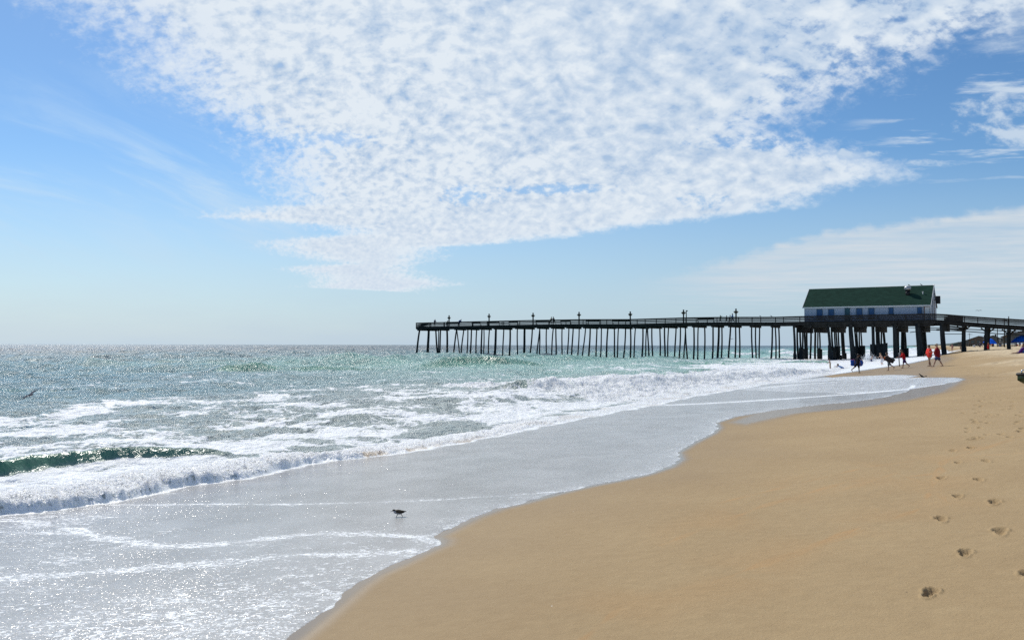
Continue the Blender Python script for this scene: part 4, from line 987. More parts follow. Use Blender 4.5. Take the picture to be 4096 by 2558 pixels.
# ------------------------------------------------------------------ people
SKIN = [skin_mat('skin_light', (.50, .30, .21)), skin_mat('skin_tan', (.36, .20, .13)), skin_mat('skin_brown', (.22, .12, .075))]
def cloth(name, col): return mat(name, col, .85, .15, var=.12, scale=9)
EYE_M = mat('eye_dark', (.02, .015, .012), .2, .5)
def person(label, loc, heading, H=1.75, build=1.0, skin=0, hair=(.05, .03, .02), hair_len=0.0, shirt=None, sleeves=.5, shorts=None, short_len=.55, skirt=None, cap=None,
           legs=((18, 5), (-18, 20)), arms=((-15, 20, 6), (15, 20, 6)), lean=4, head_nod=0, group=None, vox=None, sink=0.0, torso_cloth=None, sit=None, fine=True, belly=0.0, bikini=None, foot_flat=(True, True)):
    """heading: degrees clockwise from +Y. legs: (thigh angle fwd, knee bend); arms: (swing fwd, elbow bend, spread)."""
    o = thing('person', label, 'person', loc, -rad(heading), group)          # local +Y = facing, +X = right
    vox = vox or .016 * H / 1.75
    fw = Vector((0, 1, 0)); up = Vector((0, 0, 1)); rt = Vector((1, 0, 0))
    def dirn(a, sp=0, side=1):                            # direction pointing down, swung forward by a
        a = rad(a); s_ = rad(sp)
        return (Vector((side * math.sin(s_), math.sin(a) * math.cos(s_), -math.cos(a) * math.cos(s_)))).normalized()
    thigh, calf, = .245 * H, .235 * H; foot = .145 * H
    hipw = .052 * H * (.6 + .4 * build); shw = .100 * H * (.75 + .25 * build)
    J = {}
    ends = []
    for k, s_ in enumerate((-1, 1)):
        a, kb = legs[k]
        hp = rt * (s_ * hipw); kn = hp + dirn(a, 1.5, s_) * thigh; an = kn + dirn(a - kb, 0, s_) * calf
        J[k] = [hp, kn, an]; ends.append(an.z)
    low = min(ends) - .042 * H
    hipz = -low if sit is None else sit
    up0 = Vector((0, 0, hipz - sink))
    L_ = rad(lean); tdir = Vector((0, math.sin(L_), math.cos(L_)))
    pel = up0.copy(); chest = pel + tdir * .20 * H; sh = pel + tdir * .298 * H; neck = pel + tdir * .345 * H
    nd = rad(lean + head_nod); hd = Vector((0, math.sin(nd), math.cos(nd))); hs_ = min(1.35, max(1.0, (1.75 / H) ** .7)); head = neck + hd * .078 * H * (.5 + .5 * hs_) + fw * .012 * H
    b = MB(); g = 10 if fine else 8
    W_ = build
    for s_ in (-1, 1):
        b.limb(pel + rt * s_ * .035 * H * W_, chest + rt * s_ * .045 * H * W_, .062 * H * W_, .060 * H * W_, g)
        b.limb(chest + rt * s_ * .045 * H * W_, sh + rt * s_ * .055 * H, .058 * H * W_, .042 * H, g)
        b.limb(sh + rt * s_ * .02 * H, sh + rt * s_ * (shw - .01 * H), .040 * H, .036 * H, g)
    if belly: b.ball(pel + tdir * .10 * H + fw * .035 * H, (.085 * H * W_, belly * H, .09 * H), 12)
    b.limb(sh, neck + hd * .03 * H, .034 * H, .031 * H, g)
    H0 = H; H = H * hs_
    b.ball(head, (.047 * H, .055 * H, .068 * H), 14, Matrix.Rotation(-nd, 3, 'X'))
    b.ball(head - hd * .028 * H + fw * .012 * H, (.034 * H, .038 * H, .034 * H), 10)                   # jaw
    b.limb(head + fw * .050 * H + hd * .004 * H, head + fw * .058 * H - hd * .010 * H, .006 * H, .010 * H, 6)      # nose
    for s_ in (-1, 1): b.ball(head + rt * s_ * .045 * H, (.008 * H, .012 * H, .018 * H), 8)              # ears
    b.ball(head + fw * .049 * H - hd * .026 * H, (.015 * H, .008 * H, .006 * H), 8)                     # lips
    H = H0
    for k, s_ in enumerate((-1, 1)):
        hp, kn, an = [v + up0 for v in J[k]]
        b.limb(hp, kn, .052 * H * (.5 + .5 * W_), .030 * H, g); b.limb(kn, kn.lerp(an, .35), .030 * H, .034 * H, g); b.limb(kn.lerp(an, .35), an, .034 * H, .019 * H, g)
        a, kb = legs[k]; pit = 0 if foot_flat[k] else -rad(max(0, kb - a) * .9)
        fd = Vector((s_ * .12, math.cos(pit), math.sin(pit))).normalized(); hz0 = Vector((0, 0, -.022 * H))
        b.limb(an + hz0 - fd * .022 * H, an + hz0 + fd * .060 * H, .020 * H, .018 * H, 8); b.limb(an + hz0 + fd * .055 * H, an + hz0 * 1.35 + fd * .098 * H, .019 * H, .013 * H, 8)
        J[k] = [hp, kn, an]
    hands = []
    for k, s_ in enumerate((-1, 1)):
        sw, el, spr = arms[k]
        S0 = sh + rt * s_ * shw; EL = S0 + dirn(sw + lean * .3, spr, s_) * .175 * H; HD = EL + dirn(sw + el, spr * .6, s_) * .150 * H
        b.limb(S0, EL, .028 * H, .022 * H, g); b.limb(EL, HD, .022 * H, .014 * H, g)
        fdv = dirn(sw + el + 8, spr * .3, s_); sdv = Vector((0, 1, 0)); sdv = (sdv - fdv * sdv.dot(fdv)).normalized()
        pc = HD + fdv * .028 * H
        b.ball(pc, (.010 * H, .022 * H, .030 * H), 8, Vector((0, 0, -1)).rotation_difference(fdv).to_matrix())
        if fine:
            for q_, ln in enumerate((.036, .044, .042, .034)):
                p0 = pc + fdv * .020 * H + sdv * (-.017 + q_ * .0115) * H; p1 = p0 + fdv * ln * .5 * H; p2 = p1 + (fdv + rt * -s_ * .35).normalized() * ln * .5 * H
                b.tube([p0, p1, p2], [.0052 * H, .005 * H, .004 * H], 6)
            p0 = pc - fdv * .012 * H + sdv * .018 * H; p1 = p0 + (fdv + sdv).normalized() * .022 * H; b.tube([p0, p1, p1 + fdv * .014 * H], [.006 * H, .0055 * H, .0045 * H], 6)
        hands.append((S0, EL, HD, pc, fdv))
    b.build('body', SKIN[skin], o, remesh=vox * .62 if fine else vox)
    # hair
    hm = MAT.setdefault(('hair', hair), mat('hair', hair, .6, .3, var=.3, scale=20))
    H = H0 * hs_
    b = MB(); b.ball(head - fw * .012 * H + hd * .018 * H, (.055 * H, .060 * H, .064 * H), 12)
    if hair_len: b.limb(head - fw * .035 * H, head - fw * .055 * H - Vector((0, 0, hair_len * H)), .034 * H, .022 * H, 8)
    b.build('hair', hm, o)
    if fine:
        for s_ in (-1, 1):
            b = MB(); b.ball(head + fw * .046 * H + rt * s_ * .017 * H + hd * .006 * H, .0062 * H, 8); b.build('eye', EYE_M, o)
    if cap:
        b = MB(); b.ball(head + hd * .030 * H - fw * .004 * H, (.052 * H, .058 * H, .045 * H), 12); b.prism([head + hd * .032 * H + fw * (.035 * H) + rt * x * H for x in (-.04, .04)] + [head + hd * .020 * H + fw * .095 * H + rt * x * H for x in (.03, -.03)], hd * .008 * H)
        b.build('cap', cap, o)
    H = H0
    e = .013 * H
    if shirt:
        b = MB()
        for s_ in (-1, 1):
            b.limb(pel + rt * s_ * .035 * H * W_ - tdir * .015 * H, chest + rt * s_ * .045 * H * W_, .062 * H * W_ + e * 1.3, .060 * H * W_ + e, g)
            b.limb(chest + rt * s_ * .045 * H * W_, sh + rt * s_ * .055 * H, .058 * H * W_ + e, .042 * H + e * .6, g)
            b.limb(sh + rt * s_ * .03 * H, sh + rt * s_ * (shw - .01 * H), .038 * H + e * .6, .036 * H + e * .6, g)
        if belly: b.ball(pel + tdir * .10 * H + fw * .035 * H, (.085 * H * W_ + e, belly * H + e, .09 * H + e), 12)
        for k in (0, 1):
            S0, EL, HD, pc, fdv = hands[k]
            E1 = S0.lerp(EL, min(1, sleeves)); b.limb(S0, E1, .028 * H + e * .9, .024 * H + e * 1.1, g)
            if sleeves > 1: b.limb(EL, EL.lerp(HD, sleeves - 1), .023 * H + e, .018 * H + e * .8, g)
        b.build('shirt', shirt, o, remesh=vox * .9)
    if shorts:
        b = MB()
        for s_ in (-1, 1): b.limb(pel + rt * s_ * .033 * H * W_ - tdir * .03 * H, pel + rt * s_ * .035 * H * W_ + tdir * .03 * H, .062 * H * W_ + e * .7, .058 * H * W_ + e * .7, g)
        for k in (0, 1):
            hp, kn, an = J[k]; b.limb(hp, hp.lerp(kn, short_len), .052 * H * (.5 + .5 * W_) + e * .9, .040 * H * (.6 + .4 * W_) + e * 1.2, g)
        b.build('shorts', shorts, o, remesh=vox * .9)
    if skirt:
        b = MB(); b.tube([pel + tdir * .05 * H, pel - up * .05 * H, pel - up * .23 * H], [.07 * H, .10 * H, .13 * H], 14); b.build('skirt', skirt, o)
    if bikini:
        b = MB()
        for s_ in (-1, 1): b.ball(chest + rt * s_ * .035 * H + tdir * .04 * H + fw * .03 * H, .045 * H, 8)
        b.build('bikini_top', bikini, o)
        b = MB()
        for s_ in (-1, 1): b.ball(pel + rt * s_ * .036 * H - up * .02 * H, (.062 * H, .070 * H, .05 * H), 10)
        b.build('bikini_bottom', bikini, o)
    return o, hands, head
def at_b(sx, sy, dz=0.0): return Vector(hit_beach(sx, sy, dz))
def hgt(sy_top, sy_bot, p): return (sy_bot - sy_top) / F * p.y * 1.0
coral = cloth('coral_knit', (.95, .07, .055)); dred = cloth('dark_red_cotton', (.22, .012, .02)); red = cloth('red_cotton', (.50, .012, .015)); blk = cloth('black_cotton', (.012, .012, .016))
navy = cloth('navy_cotton', (.02, .03, .12)); bluec = cloth('blue_cotton', (.04, .09, .30)); purple = cloth('purple_cotton', (.07, .015, .14)); white = cloth('white_cotton', (.7, .7, .72)); green_c = cloth('green_cotton', (.03, .22, .08))
grey_c = cloth('grey_check_cotton', (.15, .18, .20)); pink_c = cloth('pink_cotton', (.55, .2, .25)); lblue = cloth('light_blue_cotton', (.22, .36, .62)); khaki = cloth('khaki_cotton', (.42, .34, .22)); plaid = cloth('blue_plaid_cotton', (.07, .09, .20))

# the couple walking on the wet sand
p = at_b(3751, 1466); H = hgt(1374, 1466, p) * 1.02
person('heavy man in dark red shirt, blue shorts and pale cap walking', p, -72, H, build=1.45, skin=0, cap=khaki, hair=(.4, .36, .3), shirt=dred, sleeves=.95, shorts=plaid, short_len=.72,
       legs=((24, 6), (-22, 6)), arms=((38, 42, 12), (-26, 14, 16)), lean=3, belly=.10, group='bathers on the beach by the pier')
p = at_b(3718, 1465); H = hgt(1379, 1464, p) * 1.0
person('woman in a bright coral top and bare legs walking beside the man in dark red', p, -95, H, build=1.25, skin=1, hair=(.03, .015, .012), hair_len=.05, shirt=coral, sleeves=1.25, legs=((10, 6), (-8, 10)), arms=((-14, 22, 16), (12, 20, 10)), lean=2, belly=.05, group='bathers on the beach by the pier', bikini=None, shorts=coral, short_len=.05)
# boy in red with a board
p = at_b(3617, 1471.5); H = hgt(1400, 1472, p)
o, hd_, _ = person('boy in red shirt and purple shorts walking with a board upright in front of him', p, -80, H, build=.98, skin=1, hair=(.04, .02, .015), shirt=red, sleeves=1.6, shorts=purple, short_len=.8, legs=((14, 6), (-26, 22)), arms=((22, 60, 8), (20, 55, 6)), lean=12, head_nod=14, foot_flat=(True, False), group='bathers on the beach by the pier')
def board(name, label, c, rz, tilt, L, Wd, m, edge=None, roll=0):
    o = thing(name, label, 'bodyboard', c, rz, 'bodyboards carried by children'); 
    R_ = Matrix.Rotation(tilt, 3, 'Y') @ Matrix.Rotation(roll, 3, 'X')
    pts = []
    for i in range(17):
        u = i / 16 * math.pi; pts.append(Vector((L * .28 + math.cos(math.pi / 2 - u) * L * .22, -math.cos(u) * Wd / 2 * (-1), 0)))
    pts += [Vector((-L * .46, Wd * .46 * -1, 0)), Vector((-L * .5, -Wd * .22, 0)), Vector((-L * .46, 0, 0)), Vector((-L * .5, Wd * .22, 0)), Vector((-L * .46, Wd * .46, 0))]
    pts = sorted(pts[:17], key=lambda v: v.y) [::-1] + pts[17:]
    b = MB(); b.prism([R_ @ v - (R_ @ Vector((0, 0, .03))) for v in pts], R_ @ Vector((0, 0, .06))); b.build('deck_foam', m, o)
    if edge:
        b = MB(); b.beam(R_ @ Vector((-L * .44, Wd * .475, 0)), R_ @ Vector((L * .3, Wd * .49, 0)), .065, .045); b.build('edge_stripe', edge, o)
    return o
bb = mat('blue_foam_board', (.012, .10, .48), .5, .4, var=.08); kb = mat('dark_foam_board', (.02, .022, .035), .5, .4, var=.1); ob = mat('orange_board_print', (.5, .12, .03), .5, .3); gb = mat('grey_foam_board', (.2, .2, .22), .5, .3)
pk = mat('pink_board_edge', (.8, .25, .5), .5, .3)
board('bodyboard', 'grey bodyboard held upright in front of the boy in red', p + Vector((-.55, -.28, .68)), 0.0, math.pi / 2 - .06, 1.08, .46, gb, roll=.5)
# boy with the dark board
p = at_b(3554, 1481.5); H = hgt(1411, 1482, p)
person('bare-chested boy in grey shorts carrying a dark board under his arm', p, -84, H, build=.92, skin=1, hair=(.03, .015, .01), shorts=grey_c, short_len=.9, legs=((4, 4), (-34, 22)), arms=((6, 75, 10), (-8, 70, 10)), lean=8, head_nod=8, foot_flat=(True, False), group='bathers on the beach by the pier')
o = board('bodyboard', 'dark bodyboard with an orange nose carried under the arm of a bare-chested boy', p + Vector((-.08, -.28, .86)), math.pi, math.radians(-22), .84, .40, kb, roll=1.05)
b = MB(); b.ball((.34, 0, .0), (.07, .14, .040), 10, Matrix.Rotation(math.radians(-22), 3, 'Y') @ Matrix.Rotation(1.05, 3, 'X')); 
x_ = b.build('printed_nose', ob, o); x_.location = (.0, 0, .13)
# boy in black with the blue board
p = at_b(3431, 1491); H = hgt(1418, 1492, p)
person('boy in black shirt and shorts walking in front of a big blue board he carries', p, 78, H, build=.92, skin=2, hair=(.02, .012, .01), shirt=blk, sleeves=.9, shorts=blk, short_len=.85, legs=((-34, 22), (8, 4)), arms=((-30, 20, 12), (2, 14, 8)), lean=4, head_nod=4, foot_flat=(False, True), group='bathers on the beach by the pier')
board('bodyboard', 'bright blue bodyboard with a pink edge carried behind the boy in black', p + Vector((.10, .38, .76)), 0.03, .02, .98, .50, bb, edge=pk, roll=math.pi / 2 - .12)
# child half hidden behind the board, and the children in the foam
p = at_b(3446, 1466); H = hgt(1433, 1466, p)
person('small child half hidden behind the blue board in the white foam', p, 60, H * 1.0, skin=2, hair=(.02, .01, .01), shorts=navy, shirt=None, legs=((10, 8), (-10, 12)), arms=((70, 10, 30), (10, 20, 10)), lean=10, group='children playing in the foam')
p = at_b(3529, 1461); H = hgt(1411, 1461, p)
person('fair-haired child in white shorts running out of the foam', p, -100, H, skin=0, hair=(.20, .13, .07), shorts=white, short_len=1.0, legs=((34, 40), (-10, 6)), arms=((-20, 60, 10), (30, 60, 10)), lean=22, head_nod=-8, foot_flat=(False, True), group='children playing in the foam')
p = at_b(3321, 1477); H = hgt(1437, 1477, p)
person('child in swimming trunks standing ankle deep in the foam before the piles', p, -60, H * 1.05, skin=1, hair=(.03, .015, .01), shorts=khaki, legs=((6, 10), (-4, 8)), arms=((30, 20, 40), (-10, 10, 10)), lean=6, sink=.03, group='children playing in the foam')
p = at_b(3372, 1476); 
person('child in a blue top bent low in the white foam, only head and back showing', p, -78, 1.25, skin=1, hair=(.03, .015, .01), shirt=lblue, sleeves=.6, shorts=navy, legs=((60, 100), (60, 100)), arms=((70, 30, 20), (50, 30, 20)), lean=62, head_nod=-30, sink=.32, group='children playing in the foam')
p = at_b(3486, 1448)
person('child splashing beside the jacketed piles with only head and shoulders showing', p, -70, 1.2, skin=1, hair=(.03, .015, .01), legs=((10, 20), (-5, 10)), arms=((40, 20, 30), (20, 20, 30)), lean=-14, shorts=navy, sink=.30, group='children playing in the foam')
# people beyond the pier
p = at_b(3809, 1407); H = hgt(1375, 1407, p)
person('woman in a bikini standing with a hand on her hip beyond the pier piles', p, -150, H, build=.95, skin=1, hair=(.06, .03, .02), bikini=pink_c, legs=((3, 2), (-3, 2)), arms=((5, 10, 12), (-20, 95, 42)), lean=0, vox=.028, fine=False, group='people on the sand beyond the pier')
p = at_b(3842, 1401); H = hgt(1383, 1401, p)
person('small child holding both arms out at the far edge of the surf', p, -170, H, skin=2, hair=(.03, .02, .01), shorts=navy, legs=((10, 4), (-6, 4)), arms=((0, 5, 75), (0, 5, 75)), lean=2, vox=.028, fine=False, group='people on the sand beyond the pier')
p = at_b(3944, 1402); H = hgt(1370.5, 1402, p)
person('brown-haired woman in a long red dress beside a thick pier pile', p + Vector((-.4, -1.2, 0)), 150, H, skin=1, hair=(.14, .07, .035), hair_len=.06, shirt=red, sleeves=.1, skirt=red, legs=((2, 2), (-2, 2)), arms=((8, 20, 8), (10, 30, 8)), lean=2, vox=.028, fine=False, group='people on the sand beyond the pier')
p = at_b(3921, 1390); H = hgt(1369, 1390, p)
person('person in a navy shirt and dark trousers standing left of a thick pile', p, 170, H, build=1.1, skin=1, hair=(.1, .08, .06), shirt=navy, shorts=blk, short_len=1.3, legs=((3, 3), (-4, 3)), arms=((5, 10, 8), (5, 10, 8)), vox=.04, fine=False, group='people on the sand beyond the pier')
p = at_b(3931, 1389); H = hgt(1374, 1389, p)
person('person in a pale top standing right of the one in navy', p, 170, H, skin=1, shirt=white, shorts=khaki, legs=((3, 3), (-4, 3)), vox=.04, fine=False, group='people on the sand beyond the pier')
p = at_b(3901, 1389.5)
person('person bending forward in a white top near a low beach chair', p, -60, 1.5, skin=1, shirt=white, shorts=grey_c, legs=((10, 20), (-10, 10)), lean=48, arms=((40, 20, 5), (60, 20, 5)), vox=.04, fine=False, group='people on the sand beyond the pier')
for x, y, s_, lab, sh_ in ((3968, 1387, 1.6, 'person in an orange shirt under the smaller blue umbrella', cloth('orange_cotton', (.7, .12, .03))), (4049, 1384, 1.65, 'person in a white shirt standing behind the pile nearest the edge', white), (4031, 1385, 1.6, 'person in a purple shirt left of the pile nearest the edge', purple),
                           (3974, 1386, 1.5, 'person in dark clothes at the right edge of the smaller blue umbrella', blk), (4082, 1386, 1.7, 'person in a blue shirt standing under the large blue umbrella', bluec), (3910, 1387, 1.2, 'person in a grey shirt far off between two piles', grey_c)):
    p = at_b(x, y); person(lab, p, random.uniform(90, 260), s_, skin=random.choice((0, 1)), shirt=sh_, shorts=random.choice((navy, khaki, blk)), legs=((5, 3), (-6, 3)), vox=.04, fine=False, group='people on the sand beyond the pier')
# seated pair near the right edge
p = at_b(4091, 1413); o, _, _ = person('person in a bright blue shirt sitting on the sand near the right edge', p, -75, 1.7, build=1.2, skin=1, hair=(.03, .02, .02), shirt=bluec, shorts=navy, legs=((88, 60), (80, 70)), arms=((25, 30, 10), (30, 30, 10)), lean=-8, sit=.13, vox=.03, fine=False, group='people on the sand beyond the pier')
p = at_b(4079, 1415); o, _, _ = person('brown-haired person in purple reclining on the sand by the one in blue', p, -80, 1.55, skin=1, hair=(.12, .05, .03), shirt=purple, shorts=purple, legs=((88, 6), (84, 6)), arms=((-30, 10, 12), (10, 30, 12)), lean=-30, head_nod=20, sit=.12, vox=.03, fine=False, group='people on the sand beyond the pier')
# people on the deck
def on_deck(sx, off): t = pier_hit(sx, 1280, off)[0]; return PL(t, off, deck_z(t) + .003)
dk = math.degrees(math.atan2(PD.x, PD.y))                # heading along the pier towards land
kwd = dict(vox=.03, fine=False, group='people on the pier deck')
person('slim man in a blue shirt looking down at the seaward end of the pier', on_deck(1738.5, 1.0), dk + 25, 1.86, skin=2, shirt=navy, sleeves=.8, shorts=blk, legs=((4, 3), (-4, 3)), arms=((30, 60, 5), (35, 60, 5)), lean=10, head_nod=30, **kwd)
person('person crouched just left of the seaward-most lamp post with hat on', on_deck(1787, 1.0), dk + 10, 1.62, build=1.2, skin=1, shirt=khaki, sleeves=.8, shorts=navy, cap=blk, legs=((20, 50), (20, 50)), arms=((20, 50, 8), (30, 60, 8)), lean=30, head_nod=-10, **kwd)
person('person bent over in a loose bright blue jacket near the seaward end', on_deck(1836.5, 1.0), dk - 20, 1.86, build=1.75, skin=2, shirt=cloth('cobalt_jacket', (.015, .05, .22)), sleeves=1.5, shorts=blk, legs=((10, 20), (0, 15)), arms=((25, 30, 10), (30, 30, 10)), lean=30, head_nod=36, **kwd)
person('person in khaki leaning on the rail, left of a touching pair', on_deck(2203, .8), dk, 1.75, build=1.15, skin=1, shirt=khaki, sleeves=.7, shorts=navy, arms=((20, 70, 10), (25, 60, 10)), lean=14, **kwd)
person('person with dark hair reaching towards the one in khaki on the deck', on_deck(2217, .8), dk + 180, 1.78, build=1.2, skin=2, shirt=blk, sleeves=.8, shorts=blk, arms=((50, 30, 10), (30, 40, 10)), lean=16, **kwd)
person('child in a green shirt stretching one arm out along the rail', on_deck(2881, .7), dk, 1.42, skin=1, shirt=green_c, sleeves=.9, shorts=navy, arms=((118, 5, 4), (20, 40, 10)), lean=2, **kwd)
person('dark-haired boy in the middle of a family on the deck', on_deck(2905.5, .7), dk, 1.35, skin=2, shirt=navy, shorts=blk, arms=((20, 40, 10), (20, 40, 10)), **kwd)
person('boy in a white shirt left of the woman with long hair', on_deck(2919.5, .7), dk, 1.44, skin=2, shirt=white, shorts=grey_c, arms=((20, 40, 10), (20, 40, 10)), **kwd)
person('woman with long dark hair and pale blue shirt beside the landward lamp post', on_deck(2930.5, .8), dk + 185, 1.74, build=1.1, skin=1, hair=(.015, .015, .03), hair_len=.15, shirt=lblue, sleeves=1.0, shorts=navy, short_len=.9, arms=((20, 70, 14), (10, 60, 14)), lean=2, **kwd)

# ------------------------------------------------------------------ birds
bd = mat('dark_brown_feather', (.045, .034, .022), .7, .2, var=.4, scale=60); bw = mat('pale_grey_feather', (.30, .31, .34), .8, .1, var=.1); bl_ = mat('black_feather', (.010, .009, .006), .5, .3, var=.2); lg = mat('dark_bird_leg', (.02, .018, .015), .6, .3)
gy = mat('grey_gull_feather', (.16, .15, .17), .8, .1, var=.2)
p = Vector(hit_beach(1594, 2074)); s = p.length / 9.0 * .0092 / .0092
u = (67.0 / F) * p.y / .200                               # photo span of the bird over its model length
o = thing('sandpiper', 'small brown and white sandpiper running across the wet swash film', 'shorebird', p + Vector((0, 0, .010)), 0); o.scale = (u, u, u)
b = MB(); b.ball((0, 0, .070), (.047, .026, .026), 16, Matrix.Rotation(rad(6), 3, 'Y')); b.ball((-.028, 0, .073), (.030, .022, .023), 12); b.limb((-.040, 0, .078), (-.055, 0, .087), .016, .012, 12); b.ball((-.058, 0, .0895), (.0155, .0125, .0125), 12)
b.limb((.03, 0, .070), (.075, 0, .076), .019, .005, 10)
b.build('body', bw, o, remesh=.0028)
b = MB(); b.ball((.004, 0, .0800), (.046, .0275, .021), 16, Matrix.Rotation(rad(7), 3, 'Y')); b.ball((-.028, 0, .084), (.026, .018, .014), 12); b.limb((-.042, 0, .088), (-.052, 0, .094), .012, .011, 10); b.ball((-.0585, 0, .0935), (.0155, .0130, .0108), 12); b.limb((.03, 0, .079), (.094, 0, .0800), .014, .0035, 10)
b.build('back_feathers', bd, o, remesh=.0028)
for s_ in (-1, 1):
    b = MB(); b.ball((.020, s_ * .0225, .076), (.050, .007, .015), 12, Matrix.Rotation(rad(2), 3, 'Y')); b.build('wing', bd, o)
b = MB(); b.tube([(-.069, 0, .0885), (-.083, 0, .0795), (-.0985, 0, .0715)], [.0042, .0028, .0012], 8); b.build('beak', lg, o)
for s_ in (-1, 1):
    b = MB(); b.ball((-.064, s_ * .0112, .092), .0022, 8); b.build('eye', EYE_M, o)
for s_, pts in ((-1, [(-.010, 0, .050), (-.014, 0, .036), (-.030, 0, .014), (-.040, 0, .004)]), (1, [(.026, 0, .050), (.036, 0, .036), (.048, 0, .020), (.045, 0, .004)])):
    pts = [Vector(q_) + Vector((0, s_ * .009, 0)) for q_ in pts]
    b = MB(); b.tube(pts, [.0050, .0036, .0030, .0028], 7)
    for a_ in (-35, 0, 35): b.tube([pts[-1], pts[-1] + Vector((-.016 * math.cos(rad(a_)), .016 * math.sin(rad(a_)), -.002))], [.0018, .0012], 5)
    b.build('leg', lg, o)
# grackle at the swash edge
p = Vector(hit_beach(3688, 1512)); u = (27.5 / F) * p.y / .36 / 1.0
o = thing('grackle', 'black long-tailed grackle walking where the farthest swash lobe ends', 'bird', p, -rad(20)); o.scale = (u * 1.05,) * 3
b = MB(); b.ball((0, 0, .10), (.085, .042, .045), 14, Matrix.Rotation(rad(28), 3, 'Y')); b.limb((-.05, 0, .14), (-.095, 0, .195), .034, .020, 10); b.ball((-.102, 0, .205), (.030, .022, .021), 12); b.limb((.05, 0, .075), (.09, 0, .07), .03, .018, 10)
b.build('body', bl_, o, remesh=.006)
b = MB(); b.tube([(-.125, 0, .206), (-.165, 0, .200)], [.009, .002], 8); b.build('beak', bl_, o)
b = MB(); b.tube([(.07, 0, .080), (.15, 0, .098), (.215, 0, .108)], [.014, .016, .022], 8); b.build('tail', bl_, o)
for s_ in (-1, 1):
    b = MB(); b.ball((.02, s_ * .038, .09), (.075, .01, .028), 10, Matrix.Rotation(rad(28), 3, 'Y')); b.build('wing', bl_, o)
    b = MB(); b.tube([(.0 + s_ * .03, s_ * .02, .06), (.02 + s_ * .04, s_ * .02, .03), (.0 + s_ * .045, s_ * .02, .0)], .006, 6); b.tube([(.0 + s_ * .045, s_ * .02, .004), (-.03 + s_ * .045, s_ * .02, .002)], .004, 5); b.build('leg', lg, o)
# gulls
def gull(sx, sy, dist, span, label, bank, rz):
    v = Vector(ray(sx, sy)); p = Vector((0, 0, EYE)) + v * (dist / v.y)
    o = thing('gull', label, 'gull', p, rz, 'gulls in the air'); o.scale = (span,) * 3; o.rotation_euler[1] = bank
    b = MB(); b.ball((0, 0, 0), (.20, .055, .055), 12); b.limb((-.15, 0, .01), (-.22, 0, .02), .045, .032, 10); b.tube([(-.24, 0, .02), (-.29, 0, .01)], [.016, .004], 6); b.tube([(.14, 0, 0), (.24, 0, .0)], [.04, .012], 8); b.build('body', gy, o)
    for s_ in (-1, 1):
        b = MB(); P_ = [(-.07, s_ * .03, .03), (-.10, s_ * .22, .10), (-.02, s_ * .50, .02), (.05, s_ * .40, .03), (.05, s_ * .20, .08), (.06, s_ * .03, .03)]
        b.prism(P_, (0, 0, .012)); b.build('wing', gy, o)
    return o
o = gull(121, 1579, 24, .60, 'grey gull gliding low over the surf on the left', rad(14), rad(4)); o.rotation_euler = (rad(-28), rad(8), rad(155))
gull(2927, 1355, 150, .9, 'tiny dark gull flying between two rows of pier piles', 0, rad(50))
gull(3915, 1242, 170, 1.3, 'tiny gull high above the landward ramp of the pier', 0, rad(60))
gull(3879, 1338, 190, 1.3, 'tiny gull flying low under the ramp above the far houses', 0, rad(60))
def perched(pos_, label, s=1.0, rz=0):
    o = thing('perched_bird', label, 'bird', pos_, rz, 'birds perched on the pier'); o.scale = (s,) * 3
    b = MB(); b.ball((0, 0, .12), (.13, .06, .065), 12, Matrix.Rotation(rad(24), 3, 'Y')); b.limb((-.08, 0, .17), (-.12, 0, .23), .04, .032, 8); b.tube([(-.15, 0, .235), (-.20, 0, .225)], [.012, .003], 6); b.tube([(.09, 0, .08), (.20, 0, .05)], [.035, .012], 8); b.build('body', bl_, o)
    b = MB(); b.tube([(0, .02, .07), (0, .02, 0)], .007, 5); b.tube([(0, -.02, .07), (0, -.02, 0)], .007, 5); b.build('legs', lg, o)
for sx, lab in ((3041, 'dark bird perched on the rail right of the landward lamp post'), (3085, 'dark bird perched on the rail closer to the building')):
    t = pier_hit(sx, 1266, 0)[0]; perched(PL(t, 0, rail_z(t) + .003), lab, 1.0, math.atan2(PD.y, PD.x))
for sx, lab in ((3685, 'dark bird perched on the roof ridge near its landward end'), (3636, 'dark bird perched on the ridge just above the metal roof vent')):
    t = pier_hit(sx, 1140, OM)[0]; perched(PL(t, OM, rz_(t) + .003), lab, 1.1, math.atan2(PD.y, PD.x))

# ------------------------------------------------------------------ umbrellas, chairs
def umbrella(sx, sy_top, sy_rim, sx_half, sy_ground, label, col, tilt=.15):
    p = at_b(sx, sy_ground); k = p.y / F
    R_ = sx_half * k; rim = (sy_ground - sy_rim) * k; top = (sy_ground - sy_top) * k
    o = thing('beach_umbrella', label, 'beach umbrella', p, 0, 'beach umbrellas beyond the pier')
    b = MB(); b.tube([(0, 0, -.3), (0, 0, top)], .025, 8); b.build('pole', 'metal', o)
    b = MB(); N = 8; c = b.bm.verts.new((0, 0, top)); prev = [c] * N
    for j in range(1, 6):
        u_ = j / 5; ring = []
        for i in range(N * 2):
            a_ = i * math.pi / N; rr_ = R_ * u_ * (1 if i % 2 == 0 else .955); ring.append(b.bm.verts.new((rr_ * math.cos(a_), rr_ * math.sin(a_), top - (top - rim) * (u_ ** 1.7) + (0 if i % 2 == 0 else .02))))
        for i in range(N * 2):
            if j == 1: b.bm.faces.new((c, ring[i], ring[(i + 1) % (2 * N)]))
            else: b.bm.faces.new((pr[i], ring[i], ring[(i + 1) % (2 * N)], pr[(i + 1) % (2 * N)]))
        pr = ring
    x_ = b.build('canopy', col, o); sf = x_.modifiers.new('s', 'SOLIDIFY'); sf.thickness = .012
    o.rotation_euler = (0, rad(tilt), 0)
